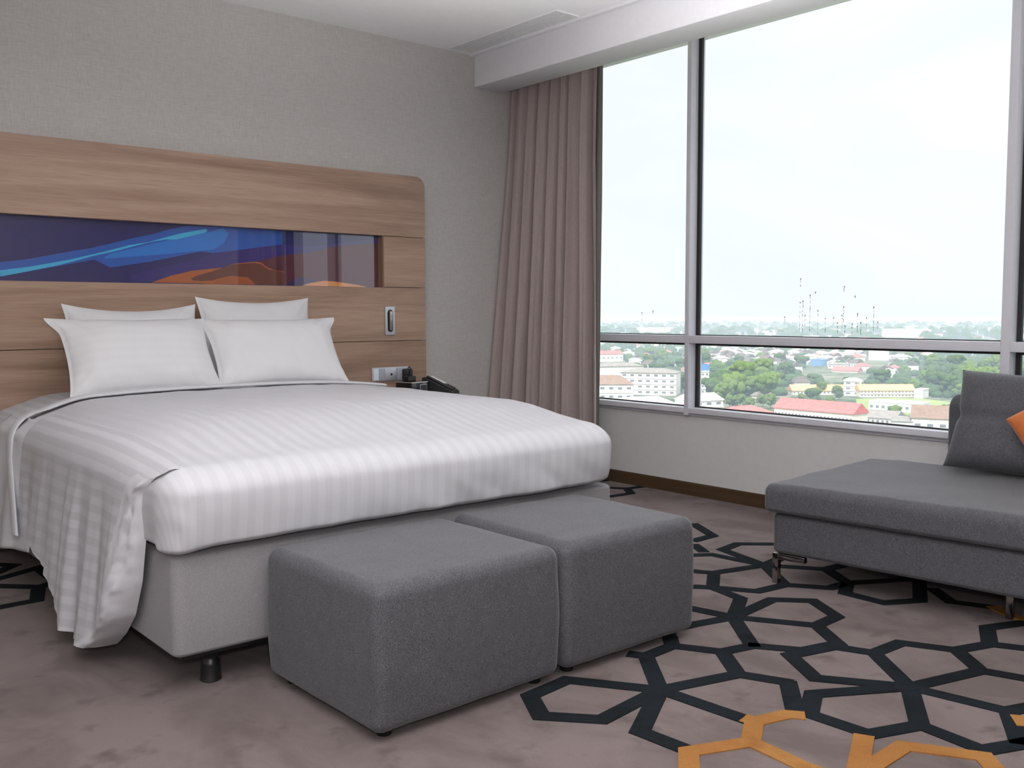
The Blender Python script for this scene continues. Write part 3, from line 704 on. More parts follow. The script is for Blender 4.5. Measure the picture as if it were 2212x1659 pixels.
def cushion(name, w, h, t, Mx, mat, label, cat, seed, seam=False, parent=None):
    mb = MB(); NU_, NV_ = 44, 40
    def pt(side):
        def f(a, b):
            u = 2 * a - 1; v = 2 * b - 1
            u = math.copysign(abs(u) ** .75, u); v = math.copysign(abs(v) ** .75, v)
            x = w / 2 * u * (1 - .05 * (1 - v * v) * abs(u)); y = h / 2 * v * (1 - .04 * (1 - u * u) * abs(v))
            prof = (max(0, 1 - abs(u) ** 5) * max(0, 1 - abs(v) ** 5)) ** .5
            z = side * t / 2 * prof
            if seam: z -= side * .016 * math.exp(-((y - h * .02 - .01 * u) / .018) ** 2) * prof; x -= math.copysign(.014, u) * math.exp(-((y - h * .02) / .025) ** 2) * abs(u) ** 4
            z += side * prof * (.008 * mnoise.noise(Vector((x * 6 + seed, y * 6, side))))
            return (x, y, z)
        return f
    mb.grid(pt(1), NU_, NV_); mb.grid(pt(-1), NU_, NV_, flip=True)
    o = mb.build(name, mat, smooth=True, angle=0, mods=(('WELD', dict(merge_threshold=.0015)),))
    o.matrix_world = Mx; tag(o, label, cat); return o
def sofa_local(x, y, z): return Matrix.Translation((SX, SY, 0)) @ Matrix.Rotation(SR, 4, 'Z') @ Matrix.Translation((x, y, z))
cushion('back_cushion', .80, .445, .20, sofa_local(.845, .862, .643) @ Matrix.Rotation(R(71), 4, 'X') @ Matrix.Rotation(R(-2.8), 4, 'Z'), M['tweed_sofa'], 'charcoal back cushion with a middle seam leaning on the sofa back', 'cushion', 2, True)
cushion('throw_pillow', .34, .34, .12, sofa_local(.957, .672, .650) @ Matrix.Rotation(R(70), 4, 'X') @ Matrix.Rotation(R(35), 4, 'Z'), M['orange'], 'orange throw pillow standing on its corner against the charcoal cushion', 'pillow', 6)


# ------------------------------------------------------------------ curtains
def curtain(name, ends, ztop, zbot, nf, amp, m, label, seed, nu=260, nv=44, thick=.003):
    """ends = (x,y) of the wall end and of the open end at top and at floor"""
    (ax, ay), (bx, by), (cx, cy), (dx, dy) = ends
    mb = MB()
    def fn(u, v):
        uu = u + .012 * nz(u * 6, seed, 0, 1)
        x0, y0 = ax + (bx - ax) * uu, ay + (by - ay) * uu
        x1, y1 = cx + (dx - cx) * uu, cy + (dy - cy) * uu
        vv = v ** 1.15
        x = x0 + (x1 - x0) * vv; y = y0 + (y1 - y0) * vv
        ph = 2 * math.pi * nf * (uu + .045 * nz(uu * 6, seed + 3, v * .5, 1)) + seed
        a = amp * (.55 + .45 * min(1, v * 3)) * (.75 + .5 * nz(uu * 8, seed + 7, 0, 1))
        wv = .8 * math.sin(ph) + .30 * math.sin(2 * ph + 1.1 + 2 * nz(uu * 4, seed, v, 1)) + .8 * nz(uu * 13, seed + 5, v * .6, 1)
        gx, gy = by - ay, -(bx - ax); g = math.hypot(gx, gy); gx /= g; gy /= g
        d = a * wv + .012 * nz(uu * 5, v * 3, seed, 1) + .006 * nz(uu * 26, v * 2.2, seed, 1)
        x += gx * d; y += gy * d
        return (min(x, XW - .03), min(y, YH - .012), ztop + (zbot - ztop) * v)
    mb.grid(fn, nu, nv)
    o = mb.build(name, m, smooth=True, angle=0, mods=(('SOLIDIFY', dict(thickness=thick, offset=0)),))
    tag(o, label, 'curtain'); return o
curtain('window_curtain', ((4.285, 5.045), (4.40, 4.345), (4.03, 5.045), (4.43, 4.375)), 2.78, .015, 8, .045, M['curtain'], 'mauve taupe floor length curtain gathered in the window corner', 1.7)
curtain('lining_curtain', ((4.54, 5.03), (4.535, 4.44), (4.56, 5.03), (4.55, 4.50)), 2.78, .03, 9, .022, M['lining'], 'grey lining curtain hanging behind the taupe curtain at the glass', 4.2, nu=160)
curtain('window_curtain', ((4.555, .93), (4.56, .10), (4.555, .95), (4.56, .06)), 2.78, .015, 10, .03, M['curtain'], 'mauve taupe curtain at the right end of the window, seen mirrored in the picture strip', 6.3)

# ------------------------------------------------------------------ the town far below the window
GZ = -70.0
def flatmat(name, c, var=.15, scale=.4, rough=.85):
    t = NT(name); n = t.noise(t.coord(), scale, 3)
    t.color(t.ramp(n, [(.3, tuple(x * (1 - var) for x in c)), (.7, tuple(min(1, x * (1 + var)) for x in c))])); t.set(Roughness=rough); t.b.inputs['Specular IOR Level'].default_value = .15
    return t.mat
O = {'white': (.82, .81, .79), 'cream': (.80, .76, .66), 'palewhite': (.60, .64, .68), 'greyroof': (.26, .245, .225), 'brownroof': (.26, .18, .14), 'whiteroof': (.72, .71, .68),
     'red': (.60, .16, .15), 'orange': (.80, .40, .20), 'taupe': (.27, .23, .19), 'dark': (.14, .11, .10), 'blue': (.14, .30, .55), 'glassdark': (.20, .22, .24)}
for k in list(O): M['o_' + k] = flatmat('town_' + k, O[k])
def leafmat(name, a, b, scale=.55):
    t = NT(name); v = t.coord(); n = t.noise(v, scale, 4, .65); oi = t.new('ShaderNodeObjectInfo')
    c = t.ramp(n, [(.32, a), (.66, b)])
    c = t.mix(t.math('MULTIPLY', oi.outputs['Random'], .55), c, tuple((x * .5 + y * .5) * .8 for x, y in zip(b, (.16, .20, .07))))
    t.color(c); t.set(Roughness=.9); t.b.inputs['Specular IOR Level'].default_value = .1
    t.bump(t.noise(v, scale * 3, 3, .7), .8, .5); return t.mat
M['leaf'] = leafmat('tree_leaves', (.014, .034, .014), (.095, .165, .055), 1.1)
M['leafl'] = leafmat('light_tree_leaves', (.035, .07, .016), (.18, .27, .07), 1.1)
t = NT('town_ground'); v_ = t.coord(); n1 = t.noise(v_, .012, 5, .65); n2 = t.noise(v_, .09, 3, .6)
t.color(t.mix(t.ramp(n2, [(.45, (0, 0, 0)), (.62, (.5, .5, .5))]), t.ramp(n1, [(.35, (.045, .075, .035)), (.55, (.10, .13, .065)), (.72, (.22, .20, .16))]), (.30, .28, .25)))
t.set(Roughness=1); t.b.inputs['Specular IOR Level'].default_value = 0
M['ground'] = t.mat
M['grass'] = flatmat('field_grass', (.24, .30, .10), .18, .05)
g = MB(); n = 64; RG = 6800
g.add([(0, 0, GZ)] + [(RG * math.sin(R(-15 + 135 * i / n)), RG * math.cos(R(-15 + 135 * i / n)), GZ) for i in range(n + 1)], [(0, i + 2, i + 1) for i in range(n)])
struct('ground', g, M['ground'])
FIELD = [(723.5, 415.2), (758.1, 401.5), (765.5, 377.5), (746.5, 340.4), (687.7, 308.4), (636.6, 316.8), (637.9, 365.8)]
fm = MB(); fm.add([(x, y, GZ + .12) for x, y in FIELD] + [(x, y, GZ) for x, y in FIELD], [tuple(range(7))] + [(i, i + 7, (i + 1) % 7 + 7, (i + 1) % 7) for i in range(7)])
tag(fm.build('sports_field', M['grass']), 'open light green grass field in the town below the window', 'field')

def building(name, a, b, wh, rh, dep, roof, wc, rc, win, label):
    a = Vector((*a, GZ)); b = Vector((*b, GZ)); L = (b - a).length; ang = math.atan2(b.y - a.y, b.x - a.x)
    o = empty(name, a, ang, label=label, cat='building')
    # local: x along the facade, +y away from the viewer
    yd = dep if (Matrix.Rotation(ang, 3, 'Z') @ Vector((0, 1, 0))).dot(Vector((a.x, a.y, 0))) > 0 else -dep
    y0, y1 = sorted((0, yd)); f = -1 if yd > 0 else 1
    MB().box((0, y0, -1), (L, y1, wh)).build('walls', M['o_' + wc], o)
    e = .7; r = MB()
    if roof == 'flat':
        for lo, hi in (((-.2, y0 - .2, wh), (L + .2, y1 + .2, wh + .3)), ((-.2, y0 - .2, wh + .3), (L + .2, y0 + .2, wh + 1)), ((-.2, y1 - .2, wh + .3), (L + .2, y1 + .2, wh + 1)), ((-.2, y0 + .2, wh + .3), (.2, y1 - .2, wh + 1)), ((L - .2, y0 + .2, wh + .3), (L + .2, y1 - .2, wh + 1))): r.box(lo, hi)
        if name == 'blue_topped_block': r.box((-.3, y0 - .3, wh - 4), (L + .3, y1 + .3, wh + .3))
    else:
        ym = (y0 + y1) / 2; ins = min(dep / 2, L * .35) if roof == 'hip' else 0
        vs = [(-e, y0 - e, wh), (L + e, y0 - e, wh), (L + e, y1 + e, wh), (-e, y1 + e, wh), (-e + ins, ym, wh + rh), (L + e - ins, ym, wh + rh)]
        vs += [(x, y, z - .35) for x, y, z in vs[:4]]
        r.add(vs, [(0, 1, 5, 4), (2, 3, 4, 5), (1, 2, 5), (3, 0, 4), (0, 6, 7, 1), (1, 7, 8, 2), (2, 8, 9, 3), (3, 9, 6, 0), (6, 9, 8, 7)])
    r.build('roof', M['o_' + rc], o)
    nr, nc = win
    for i in range(nr):
        for j in range(nc):
            sw = L / nc; sh_ = wh / nr; x = (j + .5) * sw; z = (i + .52) * sh_
            wx = min(sw * .24, 2.0); wz = min(sh_ * .17, .9)
            yw = 0
            MB().box((x - wx, yw - .10, z - wz), (x + wx, yw + .10, z + wz)).build('window', M['o_glassdark'], o)
    if nr > 1:
        for i in range(1, nr): MB().box((-.25, min(0, f * .5), i * sh_ - .25), (L + .25, max(0, f * .5), i * sh_ + .25)).build('ledge', M['o_' + wc], o)
    return o
BLD = [
  ('institute',(612.5, 575.6),(637.6, 534.1),19.4,3.6,26,'hip','white','greyroof',(4, 7),'white four storey institute block with grey hipped roof left of mullion'),
  ('rear',(651.7, 638.3),(690.5, 618.6),20.4,3.1,20,'hip','white','greyroof',(1, 6),'white hall with shallow grey roof behind the institute block'),
  ('wing',(532.3, 564.2),(574.9, 525.9),13.5,6.8,22,'hip','white','brownroof',(2, 8),'white two storey wing with brown hipped roof beside the curtain'),
  ('lowhall',(479.4, 452.5),(523.1, 429.7),5.2,7.1,30,'hip','white','whiteroof',(0, 0),'low hall with broad white roof in front of the institute block'),
  ('tower',(653.1, 532.7),(665.9, 521.2),25.3,0.0,14,'flat','white','blue',(5, 5),'tall white block with blue top band just right of the mullion'),
  ('gable',(525.5, 423.5),(550.4, 417.9),9.9,4.3,22,'gable','white','whiteroof',(2, 3),'white gabled house below the blue topped block'),
  ('red',(544.5, 371.7),(543.2, 313.8),8.2,6.2,17,'gable','cream','red',(1, 22),'long cream building with bright red roof and row of arches'),
  ('redsmall',(501.1, 371.0),(538.8, 369.3),5.6,4.6,20,'hip','cream','red',(0, 0),'low red roofed annex left of the long red roof'),
  ('schoolL',(719.5, 472.9),(753.1, 442.7),3.8,4.6,16,'gable','cream','orange',(1, 14),'orange roofed school wing left of its white tower'),
  ('schoolT',(743.6, 438.8),(750.5, 426.4),12.9,2.5,16,'hip','white','whiteroof',(3, 2),'white school tower between two orange roofed wings'),
  ('schoolR',(741.7, 422.3),(775.4, 391.9),5.8,4.6,16,'gable','cream','orange',(2, 16),'orange roofed school wing right of its white tower beside the field'),
  ('schoolE',(766.5, 388.2),(767.7, 381.3),6.6,0.0,16,'flat','white','whiteroof',(0, 0),'white end block at the right end of the orange roofed school'),
  ('greyshed',(565.6, 324.1),(569.4, 300.4),4.4,4.1,20,'gable','white','greyroof',(1, 8),'white shed with grey pitched roof right of the long red roof'),
  ('brownhouse',(545.8, 277.5),(554.0, 258.7),8.9,7.1,16,'gable','white','brownroof',(1, 3),'white house with brown gabled roof nearest the sofa back'),
  ('brownannex',(541.2, 287.5),(546.2, 277.2),6.5,2.4,14,'hip','white','greyroof',(1, 3),'white annex with grey roof left of the brown gabled house'),
  ('bluewhite',(644.4, 360.1),(651.6, 323.6),6.4,0.0,18,'flat','palewhite','whiteroof',(1, 9),'long pale flat roofed block below the green field'),
  ('redmid',(1028.2, 622.6),(1034.2, 593.1),2.3,4.6,18,'gable','cream','red',(0, 0),'small red roofed hall above the school tower'),
  ('whitemid',(1092.5, 667.5),(1102.1, 644.8),5.6,1.9,14,'hip','white','greyroof',(1, 5),'white house with grey roof just above the small red roofed hall'),
  ('bluebox',(1132.5, 718.2),(1133.4, 702.1),7.8,0.0,16,'flat','blue','blue',(0, 0),'small bright blue building among distant houses'),
  ('whitebox',(1327.1, 743.6),(1332.0, 719.9),15.4,0.0,18,'flat','white','whiteroof',(0, 0),'white box shaped building just below the window transom'),
  ('mall',(2647.7, 1443.1),(2614.5, 1323.8),21.6,0.0,60,'flat','white','whiteroof',(0, 0),'large pale building near the horizon above the transom'),
  ('farhall',(2744.2, 2493.7),(2753.6, 2349.7),14.2,0.0,60,'flat','white','whiteroof',(0, 0),'long pale building near the horizon in the left pane'),
  ('redleft',(971.5, 984.3),(1031.6, 964.3),11.5,4.7,20,'gable','white','red',(1, 9),'white building with red roof beside the curtain edge'),
  ('pavilion',(666.5, 477.9),(670.6, 462.6),2.4,4.3,12,'hip','cream','taupe',(0, 0),'taupe roofed pavilion below the tall tree cluster'),
  ('darkhouse',(807.2, 528.7),(818.4, 518.6),3.7,5.6,12,'hip','cream','dark',(0, 0),'dark roofed house right of the tall tree cluster'),
]
NAMES = dict(institute='institute_block', rear='rear_hall', wing='side_wing', lowhall='low_hall', tower='blue_topped_block', gable='gabled_house', red='red_roofed_building', redsmall='red_roofed_annex',
             schoolL='school_wing', schoolT='school_tower', schoolR='school_wing', schoolE='school_end_block', greyshed='shed', brownhouse='brown_roofed_house', brownannex='house_annex', bluewhite='flat_roofed_block',
             redmid='red_roofed_hall', whitemid='white_house', bluebox='blue_building', whitebox='box_building', mall='large_pale_building', farhall='long_pale_building', redleft='red_roofed_building', pavilion='pavilion', darkhouse='dark_roofed_house')
foot = []
for bd in BLD:
    building(NAMES[bd[0]], *bd[1:]); a = Vector(bd[1]); b = Vector(bd[2])
    rad = 1.0 if bd[0] in ('mall', 'farhall') else 1
    foot.append((a, b, bd[5]))

def polar(p): return math.hypot(p[0], p[1]), math.degrees(math.atan2(p[0], p[1]))
def blocked(x, y, h, rad):
    """is there a building or the field standing here, or just behind here (so it would be hidden)"""
    d = math.hypot(x, y); az = math.atan2(x, y)
    for a, b, dep in foot:
        da, db_ = a.length, b.length; dm = (da + db_) / 2
        z1, z2 = sorted((math.atan2(a.x, a.y), math.atan2(b.x, b.y))); m = (rad + 2) / d
        if z1 - m < az < z2 + m and dm - (h + 6) * dm / 70 * .9 < d < dm + dep + rad + 4: return True
    c = (700, 365)
    if 610 < d * math.cos(az - .0) * 0 + d < 860 and 61.2 < math.degrees(az) < 67.6 and 690 < d + 20: 
        if d < 850: return True
    return False

# ---- trees: six crowns, copied
def tree_mesh(seed, h, w, m, name, sub=2, lobes=26):
    r_ = random.Random(seed); bm = bmesh.new()
    for i in range(lobes):
        t_ = i / lobes; a = r_.uniform(0, 6.28); rr = w * .40 * math.sqrt(r_.random())
        s_ = w * r_.uniform(.12, .24); zz = h * (.36 + .46 * r_.random()) if i else h * .62
        if i == 0: s_ = w * .34; rr = 0
        mat = Matrix.Translation((rr * math.cos(a), rr * math.sin(a), zz)) @ Matrix.Diagonal((s_, s_, s_ * r_.uniform(.75, 1.0), 1))
        bmesh.ops.create_icosphere(bm, subdivisions=sub, radius=1, matrix=mat)
    for v in bm.verts:
        n_ = mnoise.noise(v.co * .55 + Vector((seed, 0, 0))) * .9 + mnoise.noise(v.co * 1.6 + Vector((0, seed, 0))) * .55
        c_ = Vector((0, 0, h * .6)); v.co += (v.co - c_).normalized() * n_ * w * .06 + Vector((0, 0, 1)) * mnoise.noise(v.co * 2.6) * w * .03
    for k in range(6):
        a0, a1 = k * math.pi / 3, (k + 1) * math.pi / 3; tr = w * .03
        q = [bm.verts.new(p) for p in ((tr * math.cos(a0), tr * math.sin(a0), -.5), (tr * math.cos(a1), tr * math.sin(a1), -.5), (tr * math.cos(a1), tr * math.sin(a1), h * .5), (tr * math.cos(a0), tr * math.sin(a0), h * .5))]
        bm.faces.new(q)
    me = bpy.data.meshes.new(name); bm.to_mesh(me); bm.free(); me.materials.append(m)
    me.polygons.foreach_set('use_smooth', [True] * len(me.polygons)); return me
TM = [tree_mesh(i, 1.0 * hh, ww, M['leaf'] if i % 3 else M['leafl'], 'tree', 3 if i < 3 else 2) for i, (hh, ww) in enumerate([(12, 13), (15, 13), (11, 12), (17, 14), (13, 15), (10, 10)])]
rt = random.Random(11); count = 0
placed = []
def free(x, y, r_, f=.85):
    if any((x - a) ** 2 + (y - b) ** 2 < (f * (r_ + c)) ** 2 for a, b, c in placed): return False
    placed.append((x, y, r_)); return True
def put_tree(x, y, sc, label, group, k=None):
    o = bpy.data.objects.new('tree', TM[k if k is not None else rt.randrange(6)]); COL.objects.link(o)
    o.location = (x, y, GZ); o.scale = (sc, sc, sc * rt.uniform(.85, 1.15)); o.rotation_euler = (0, 0, rt.uniform(0, 6.28))
    tag(o, label, 'tree', group)
def sky_to_ground(az, dep):      # azimuth in degrees, tangent of the depression angle
    d = -GZ / dep; return d * math.sin(R(az)), d * math.cos(R(az))
# the tall cluster right of the mullion
for i in range(26):
    az = rt.uniform(52.3, 55.6); dep = rt.uniform(.066, .088)
    x, y = sky_to_ground(az, dep)
    sc = rt.uniform(1.25, 1.75)
    for _ in range(40):
        if free(x, y, 6.2 * sc): break
        x, y = sky_to_ground(rt.uniform(52.3, 55.6), rt.uniform(.066, .088))
    put_tree(x, y, sc, 'tall dark green tree of the big clump above the long red roof', 'tall clump of trees')
# a belt behind the field and right of the school
for i in range(60):
    az = rt.uniform(64.3, 69.0); dep = rt.uniform(.056, .082)
    if az < 65.5 and dep > .079: continue
    sc = rt.uniform(1.1, 1.6)
    x, y = sky_to_ground(az, dep)
    if not free(x, y, 6.2 * sc): continue
    put_tree(x, y, sc, 'green tree of the wooded belt beyond the grass field, by the right mullion', 'wooded belt beyond the field')
LAB = 'round green tree in the town below, among houses seen through the window'
tries = 0
while count < 225 and tries < 9000:
    tries += 1
    az = rt.uniform(40, 76); dep = .045 + .085 * rt.random()
    x, y = sky_to_ground(az, dep)
    sc = rt.uniform(.55, 1.15) if dep > .07 else rt.uniform(.8, 1.3)
    if blocked(x, y, 12 * sc, 6 * sc) or not free(x, y, 6.2 * sc): continue
    count += 1; put_tree(x, y, sc, LAB, 'trees scattered through the town')
for px in ((741, 458), (748, 448), (700, 437), (705, 420), (712, 452), (642, 405), (668, 417), (650, 395), (690, 437), (630, 412), (672, 432), (655, 430)):
    put_tree(*px, rt.uniform(.5, .72), 'small tree standing in front of the orange roofed school', 'trees before the orange roofed school')
put_tree(600, 317, .7, 'bushy light green tree between the grey shed and the brown gabled house', 'trees by the brown gabled house', 0)
for q in ((600, 440), (590, 425), (612, 428), (603, 415), (585, 438)):
    put_tree(*q, .62, 'light green tree left of the long red roof', 'light trees left of the long red roof', rt.choice((0, 3)))

# ---- houses: three kinds, copied
def house_mesh(L, D, H, RH, hip, name):
    w_ = MB().box((-L / 2, -D / 2, -.5), (L / 2, D / 2, H))
    for sx in (-.28, .0, .28):
        for sg in (-1, 1): w_.box((sx * L - .6, sg * D / 2 - .06, H * .35), (sx * L + .6, sg * D / 2 + .06, H * .72), 1)
    r = MB(); e = .6; ins = D * .4 if hip else 0
    r.add([(-L / 2 - e, -D / 2 - e, H), (L / 2 + e, -D / 2 - e, H), (L / 2 + e, D / 2 + e, H), (-L / 2 - e, D / 2 + e, H), (-L / 2 - e + ins, 0, H + RH), (L / 2 + e - ins, 0, H + RH)], [(0, 1, 5, 4), (2, 3, 4, 5), (1, 2, 5), (3, 0, 4), (3, 2, 1, 0)])
    return w_, r
KIND = []
for (L, D, H, RH, hip, rc, lab, grp) in ((11, 9, 5.5, 3.2, False, 'dark', 'small white house with a dark brown gabled roof in the far town', 'white houses with dark roofs'),
                                         (13, 10, 4.5, 3.0, True, 'red', 'small white house with a dull red hipped roof in the far town', 'white houses with red roofs'),
                                         (16, 10, 6.5, 2.0, True, 'whiteroof', 'small white house with a pale roof in the far town', 'white houses with pale roofs')):
    w_, r = house_mesh(L, D, H, RH, hip, 'house')
    ho = w_.build('house', [M['o_white'], M['o_glassdark']]); ro = r.build('roof', M['o_' + rc], ho); tag(ho, lab, 'house', grp); KIND.append([ho, ro, 0])
rh_ = random.Random(21)
def put_house(az, dep, k, sc=1.0):
    x, y = sky_to_ground(az, dep); ho, ro, used = KIND[k]
    if used: h2 = ho.copy(); COL.objects.link(h2); r2 = ro.copy(); COL.objects.link(r2); r2.parent = h2
    else: h2 = ho; KIND[k][2] = 1
    h2.location = (x, y, GZ); h2.rotation_euler = (0, 0, rh_.choice((.3, 1.2, .75)) + rh_.uniform(-.2, .2)); h2.scale = (sc,) * 3
nh = 0
tries = 0
while nh < 290 and tries < 6000:
    tries += 1
    az = rh_.uniform(40.5, 74); dep = rh_.uniform(.026, .062)
    if rh_.random() < .5: az = rh_.uniform(52, 60.5); dep = rh_.uniform(.036, .054)
    if 63.8 < az < 69.5 and dep > .04: continue
    x, y = sky_to_ground(az, dep)
    sc = rh_.uniform(1.0, 1.45)
    if blocked(x, y, 7, 7) or not free(x, y, 7.2 * sc, 1): continue
    put_house(az, dep, rh_.choice((0, 0, 0, 1, 2, 2)), sc); nh += 1

# ---- woods further out: uncountable, one object
blob = bmesh.new(); bmesh.ops.create_icosphere(blob, subdivisions=2, radius=1)
rb_ = random.Random(5)
for v in blob.verts: v.co *= 1 + .28 * mnoise.noise(v.co * 1.7)
bv = np.array([v.co[:] for v in blob.verts]); bf = np.array([[q.index for q in f_.verts] for f_ in blob.faces]); blob.free()
rs = np.random.default_rng(4); NW = 5600
azs = np.radians(rs.uniform(36, 80, NW)); deps = .0108 + (.088 - .0108) * rs.random(NW) ** 1.1
ds = 70 / deps; szs = rs.uniform(4.0, 7.5, NW) * np.clip(ds / 1500, .72, 2.2)
cx = ds * np.sin(azs); cy = ds * np.cos(azs)
keep = np.array([not blocked(x, y, 10, 8) for x, y in zip(cx, cy)])
# clearings, so that rows of houses show
keep &= np.array([(d_ > 2600) or not any((x - a) ** 2 + (y - b) ** 2 < (c * .8 + 3) ** 2 for a, b, c in placed) for x, y, d_ in zip(cx, cy, ds)])
cl = np.array([mnoise.noise(Vector((x * .0035, y * .0035, 2))) for x, y in zip(cx, cy)]); keep &= (cl > -.12) | (ds > 3300) | ((ds < 1250) & (rs.random(NW) < .75))
cx, cy, szs, azs = cx[keep], cy[keep], szs[keep], azs[keep]; NW = len(cx)
ca, sa = np.cos(rs.uniform(0, 6.28, NW)), np.sin(rs.uniform(0, 6.28, NW))
X = bv[None, :, 0] * ca[:, None] - bv[None, :, 1] * sa[:, None]; Y = bv[None, :, 0] * sa[:, None] + bv[None, :, 1] * ca[:, None]
V = np.stack([X * szs[:, None] * 1.15 + cx[:, None], Y * szs[:, None] * 1.15 + cy[:, None], (bv[None, :, 2] * .8 + .55) * szs[:, None] + GZ], -1).reshape(-1, 3)
Fc = (bf[None] + (np.arange(NW) * len(bv))[:, None, None]).reshape(-1, 3)
me = bpy.data.meshes.new('distant_woods'); me.vertices.add(len(V)); me.vertices.foreach_set('co', V.ravel()); me.loops.add(Fc.size); me.loops.foreach_set('vertex_index', Fc.ravel().astype(np.int32))
me.polygons.add(len(Fc)); me.polygons.foreach_set('loop_start', np.arange(0, Fc.size, 3, dtype=np.int32)); me.polygons.foreach_set('use_smooth', np.ones(len(Fc), bool)); me.update(calc_edges=True); me.validate()
me.materials.append(M['leaf']); wo = bpy.data.objects.new('distant_woods', me); COL.objects.link(wo)
tag(wo, 'hazy dark green woods reaching to the horizon beyond the town', 'woods', kind='stuff')
# pale specks of far settlements: many small blocks, one object
far = MB(); rf = random.Random(9)
for i in range(420):
    az = rf.uniform(38, 78); dep = rf.uniform(.0115, .030) if rf.random() < .6 else rf.uniform(.016, .022)
    if mnoise.noise(Vector((az * .35, dep * 300, 3))) < -.05: continue
    x, y = sky_to_ground(az, dep); L = rf.uniform(8, 26); D = rf.uniform(8, 16); H = rf.uniform(5, 11)
    Mx = Matrix.Translation((x, y, GZ)) @ Matrix.Rotation(rf.uniform(0, 3), 4, 'Z'); mi_ = rf.choice((0, 0, 0, 1))
    far.box((-L / 2, -D / 2, -.5), (L / 2, D / 2, H), 0, Mx); far.box((-L / 2 - .5, -D / 2 - .5, H), (L / 2 + .5, D / 2 + .5, H + 1.2), mi_, Mx)
tag(far.build('far_settlement', [M['o_white'], M['o_red']]), 'pale scattered buildings towards the hazy horizon', 'settlement', kind='stuff')

# ---- haze over the plain: a real layer of thin air
hz = bpy.data.materials.new('haze'); hz.use_nodes = True; nt = hz.node_tree; nt.nodes.clear()
out = nt.nodes.new('ShaderNodeOutputMaterial'); vs_ = nt.nodes.new('ShaderNodeVolumeScatter')
vs_.inputs['Color'].default_value = (.70, .86, 1.0, 1); vs_.inputs['Density'].default_value = .00082; vs_.inputs['Anisotropy'].default_value = 0
nt.links.new(vs_.outputs[0], out.inputs['Volume'])
hb_ = MB().box((120, -2600, GZ - 4), (7600, 7600, -38)).build('haze', hz)
tag(hb_, 'thin bluish haze over the plain beyond the window', 'haze', kind='stuff')

# ------------------------------------------------------------------ light
wd = bpy.data.worlds.new('World'); S.world = wd; wd.use_nodes = True; nt = wd.node_tree; nt.nodes.clear()
def N(t_, **k):
    n_ = nt.nodes.new(t_)
    for a, b in k.items(): n_.inputs[a].default_value = b
    return n_
tc = N('ShaderNodeTexCoord'); mp = N('ShaderNodeMapping'); mp.inputs['Scale'].default_value = (1.6, 1.6, 4.2)
n1 = N('ShaderNodeTexNoise', Scale=1.3, Detail=5, Roughness=.55, Distortion=.6)
cr = N('ShaderNodeValToRGB'); cr.color_ramp.elements[0].position = .40; cr.color_ramp.elements[0].color = (.86, .92, .985, 1); cr.color_ramp.elements[1].position = .62; cr.color_ramp.elements[1].color = (.965, .985, 1.0, 1)
sp = N('ShaderNodeSeparateXYZ'); mr = N('ShaderNodeMapRange'); mr.inputs['From Min'].default_value = -.02; mr.inputs['From Max'].default_value = -.0108
mx = N('ShaderNodeMix'); mx.data_type = 'RGBA'; mx.inputs[6].default_value = (.30, .34, .34, 1)
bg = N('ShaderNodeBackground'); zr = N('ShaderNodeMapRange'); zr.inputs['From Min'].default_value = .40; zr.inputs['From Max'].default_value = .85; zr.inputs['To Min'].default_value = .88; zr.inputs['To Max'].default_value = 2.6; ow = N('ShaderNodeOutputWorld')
for a, b in ((tc.outputs['Generated'], mp.inputs[0]), (mp.outputs[0], n1.inputs['Vector']), (n1.outputs['Fac'], cr.inputs[0]), (tc.outputs['Generated'], sp.inputs[0]), (sp.outputs[2], mr.inputs[0]), (sp.outputs[2], zr.inputs[0]), (zr.outputs[0], bg.inputs[1]), (mr.outputs[0], mx.inputs[0]), (cr.outputs[0], mx.inputs[7]), (mx.outputs[2], bg.inputs[0]), (bg.outputs[0], ow.inputs[0])): nt.links.new(a, b)

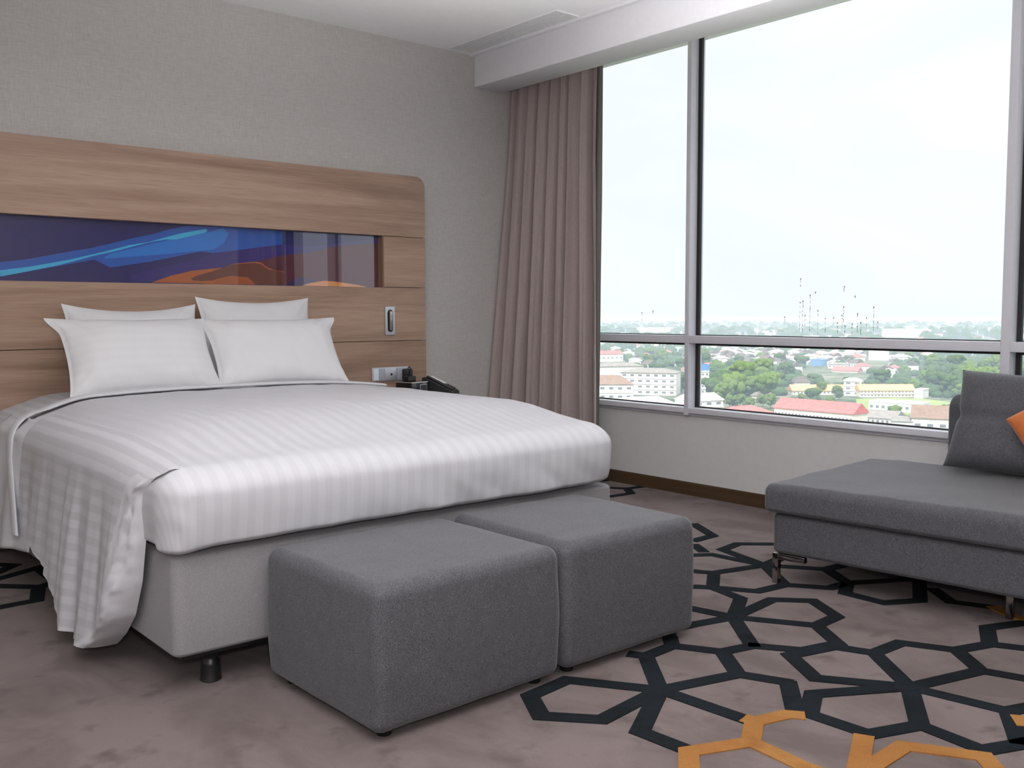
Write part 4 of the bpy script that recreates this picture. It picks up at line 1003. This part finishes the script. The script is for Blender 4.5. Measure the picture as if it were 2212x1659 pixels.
def light(name, typ, loc, power, size=None, rot=(0, 0, 0), color=(1, 1, 1), **kw):
    d = bpy.data.lights.new(name, typ); d.energy = power; d.color = color
    for k, v in kw.items(): setattr(d, k, v)
    if typ == 'AREA': d.shape = 'RECTANGLE'; d.size, d.size_y = size
    elif typ in ('POINT', 'SPOT'): d.shadow_soft_size = size
    o = bpy.data.objects.new(name, d); COL.objects.link(o); o.location = loc; o.rotation_euler = rot; return o
sun = light('sun', 'SUN', (0, 0, 30), 3.0, rot=(R(40), 0, R(-62)), color=(1, .98, .95), angle=.02)
light('camera_flash', 'POINT', (.03, -.03, 1.30), 45, .03, color=(1, .98, .99))
light('bounce_fill', 'SPOT', (.2, .6, 1.5), 330, .15, rot=(R(180), 0, 0), color=(1, .979, .988), spot_size=R(150), spot_blend=.5)  # added fill aimed up so the ceiling bounces light; no such lamp stands here
light('bounce_fill', 'SPOT', (2.4, 2.3, 1.5), 165, .15, rot=(R(180), 0, 0), color=(1, .979, .988), spot_size=R(150), spot_blend=.5)  # second added upward fill, lifts the ceiling and wall towards the window corner
light('room_fill', 'POINT', (-.7, -.9, 1.6), 45, .3, color=(1, .979, .988))  # unseen point fill added behind the camera to brighten ceiling and walls
light('overhead_fill', 'AREA', (1.0, .7, ZC - .06), 12, (2.2, 1.6), color=(1, .98, .99))  # soft area fill added under the ceiling, not a fitted lamp

# ------------------------------------------------------------------ camera
cam = bpy.data.cameras.new('camera'); co = bpy.data.objects.new('camera', cam); COL.objects.link(co)
cam.sensor_width = 36; cam.lens = 2069.455 / 2212 * 36; cam.clip_start = .05; cam.clip_end = 20000
yaw, pitch, roll = R(40.307), R(-4.229), R(-.1425)
fw = Vector((math.sin(yaw) * math.cos(pitch), math.cos(yaw) * math.cos(pitch), math.sin(pitch)))
rg = Vector((math.cos(yaw), -math.sin(yaw), 0)); up = rg.cross(fw)
r2 = rg * math.cos(roll) + up * math.sin(roll); u2 = up * math.cos(roll) - rg * math.sin(roll)
co.matrix_world = Matrix(((r2.x, u2.x, -fw.x, 0), (r2.y, u2.y, -fw.y, 0), (r2.z, u2.z, -fw.z, 1.13), (0, 0, 0, 1)))
S.camera = co
S.view_settings.view_transform = 'Standard'; S.view_settings.look = 'None'; S.view_settings.exposure = .33; S.view_settings.gamma = 1
S.view_settings.use_curve_mapping = False
S.cycles.max_bounces = 8; S.cycles.diffuse_bounces = 5; S.cycles.transparent_max_bounces = 12; S.cycles.volume_bounces = 0
S.cycles.sample_clamp_indirect = 6
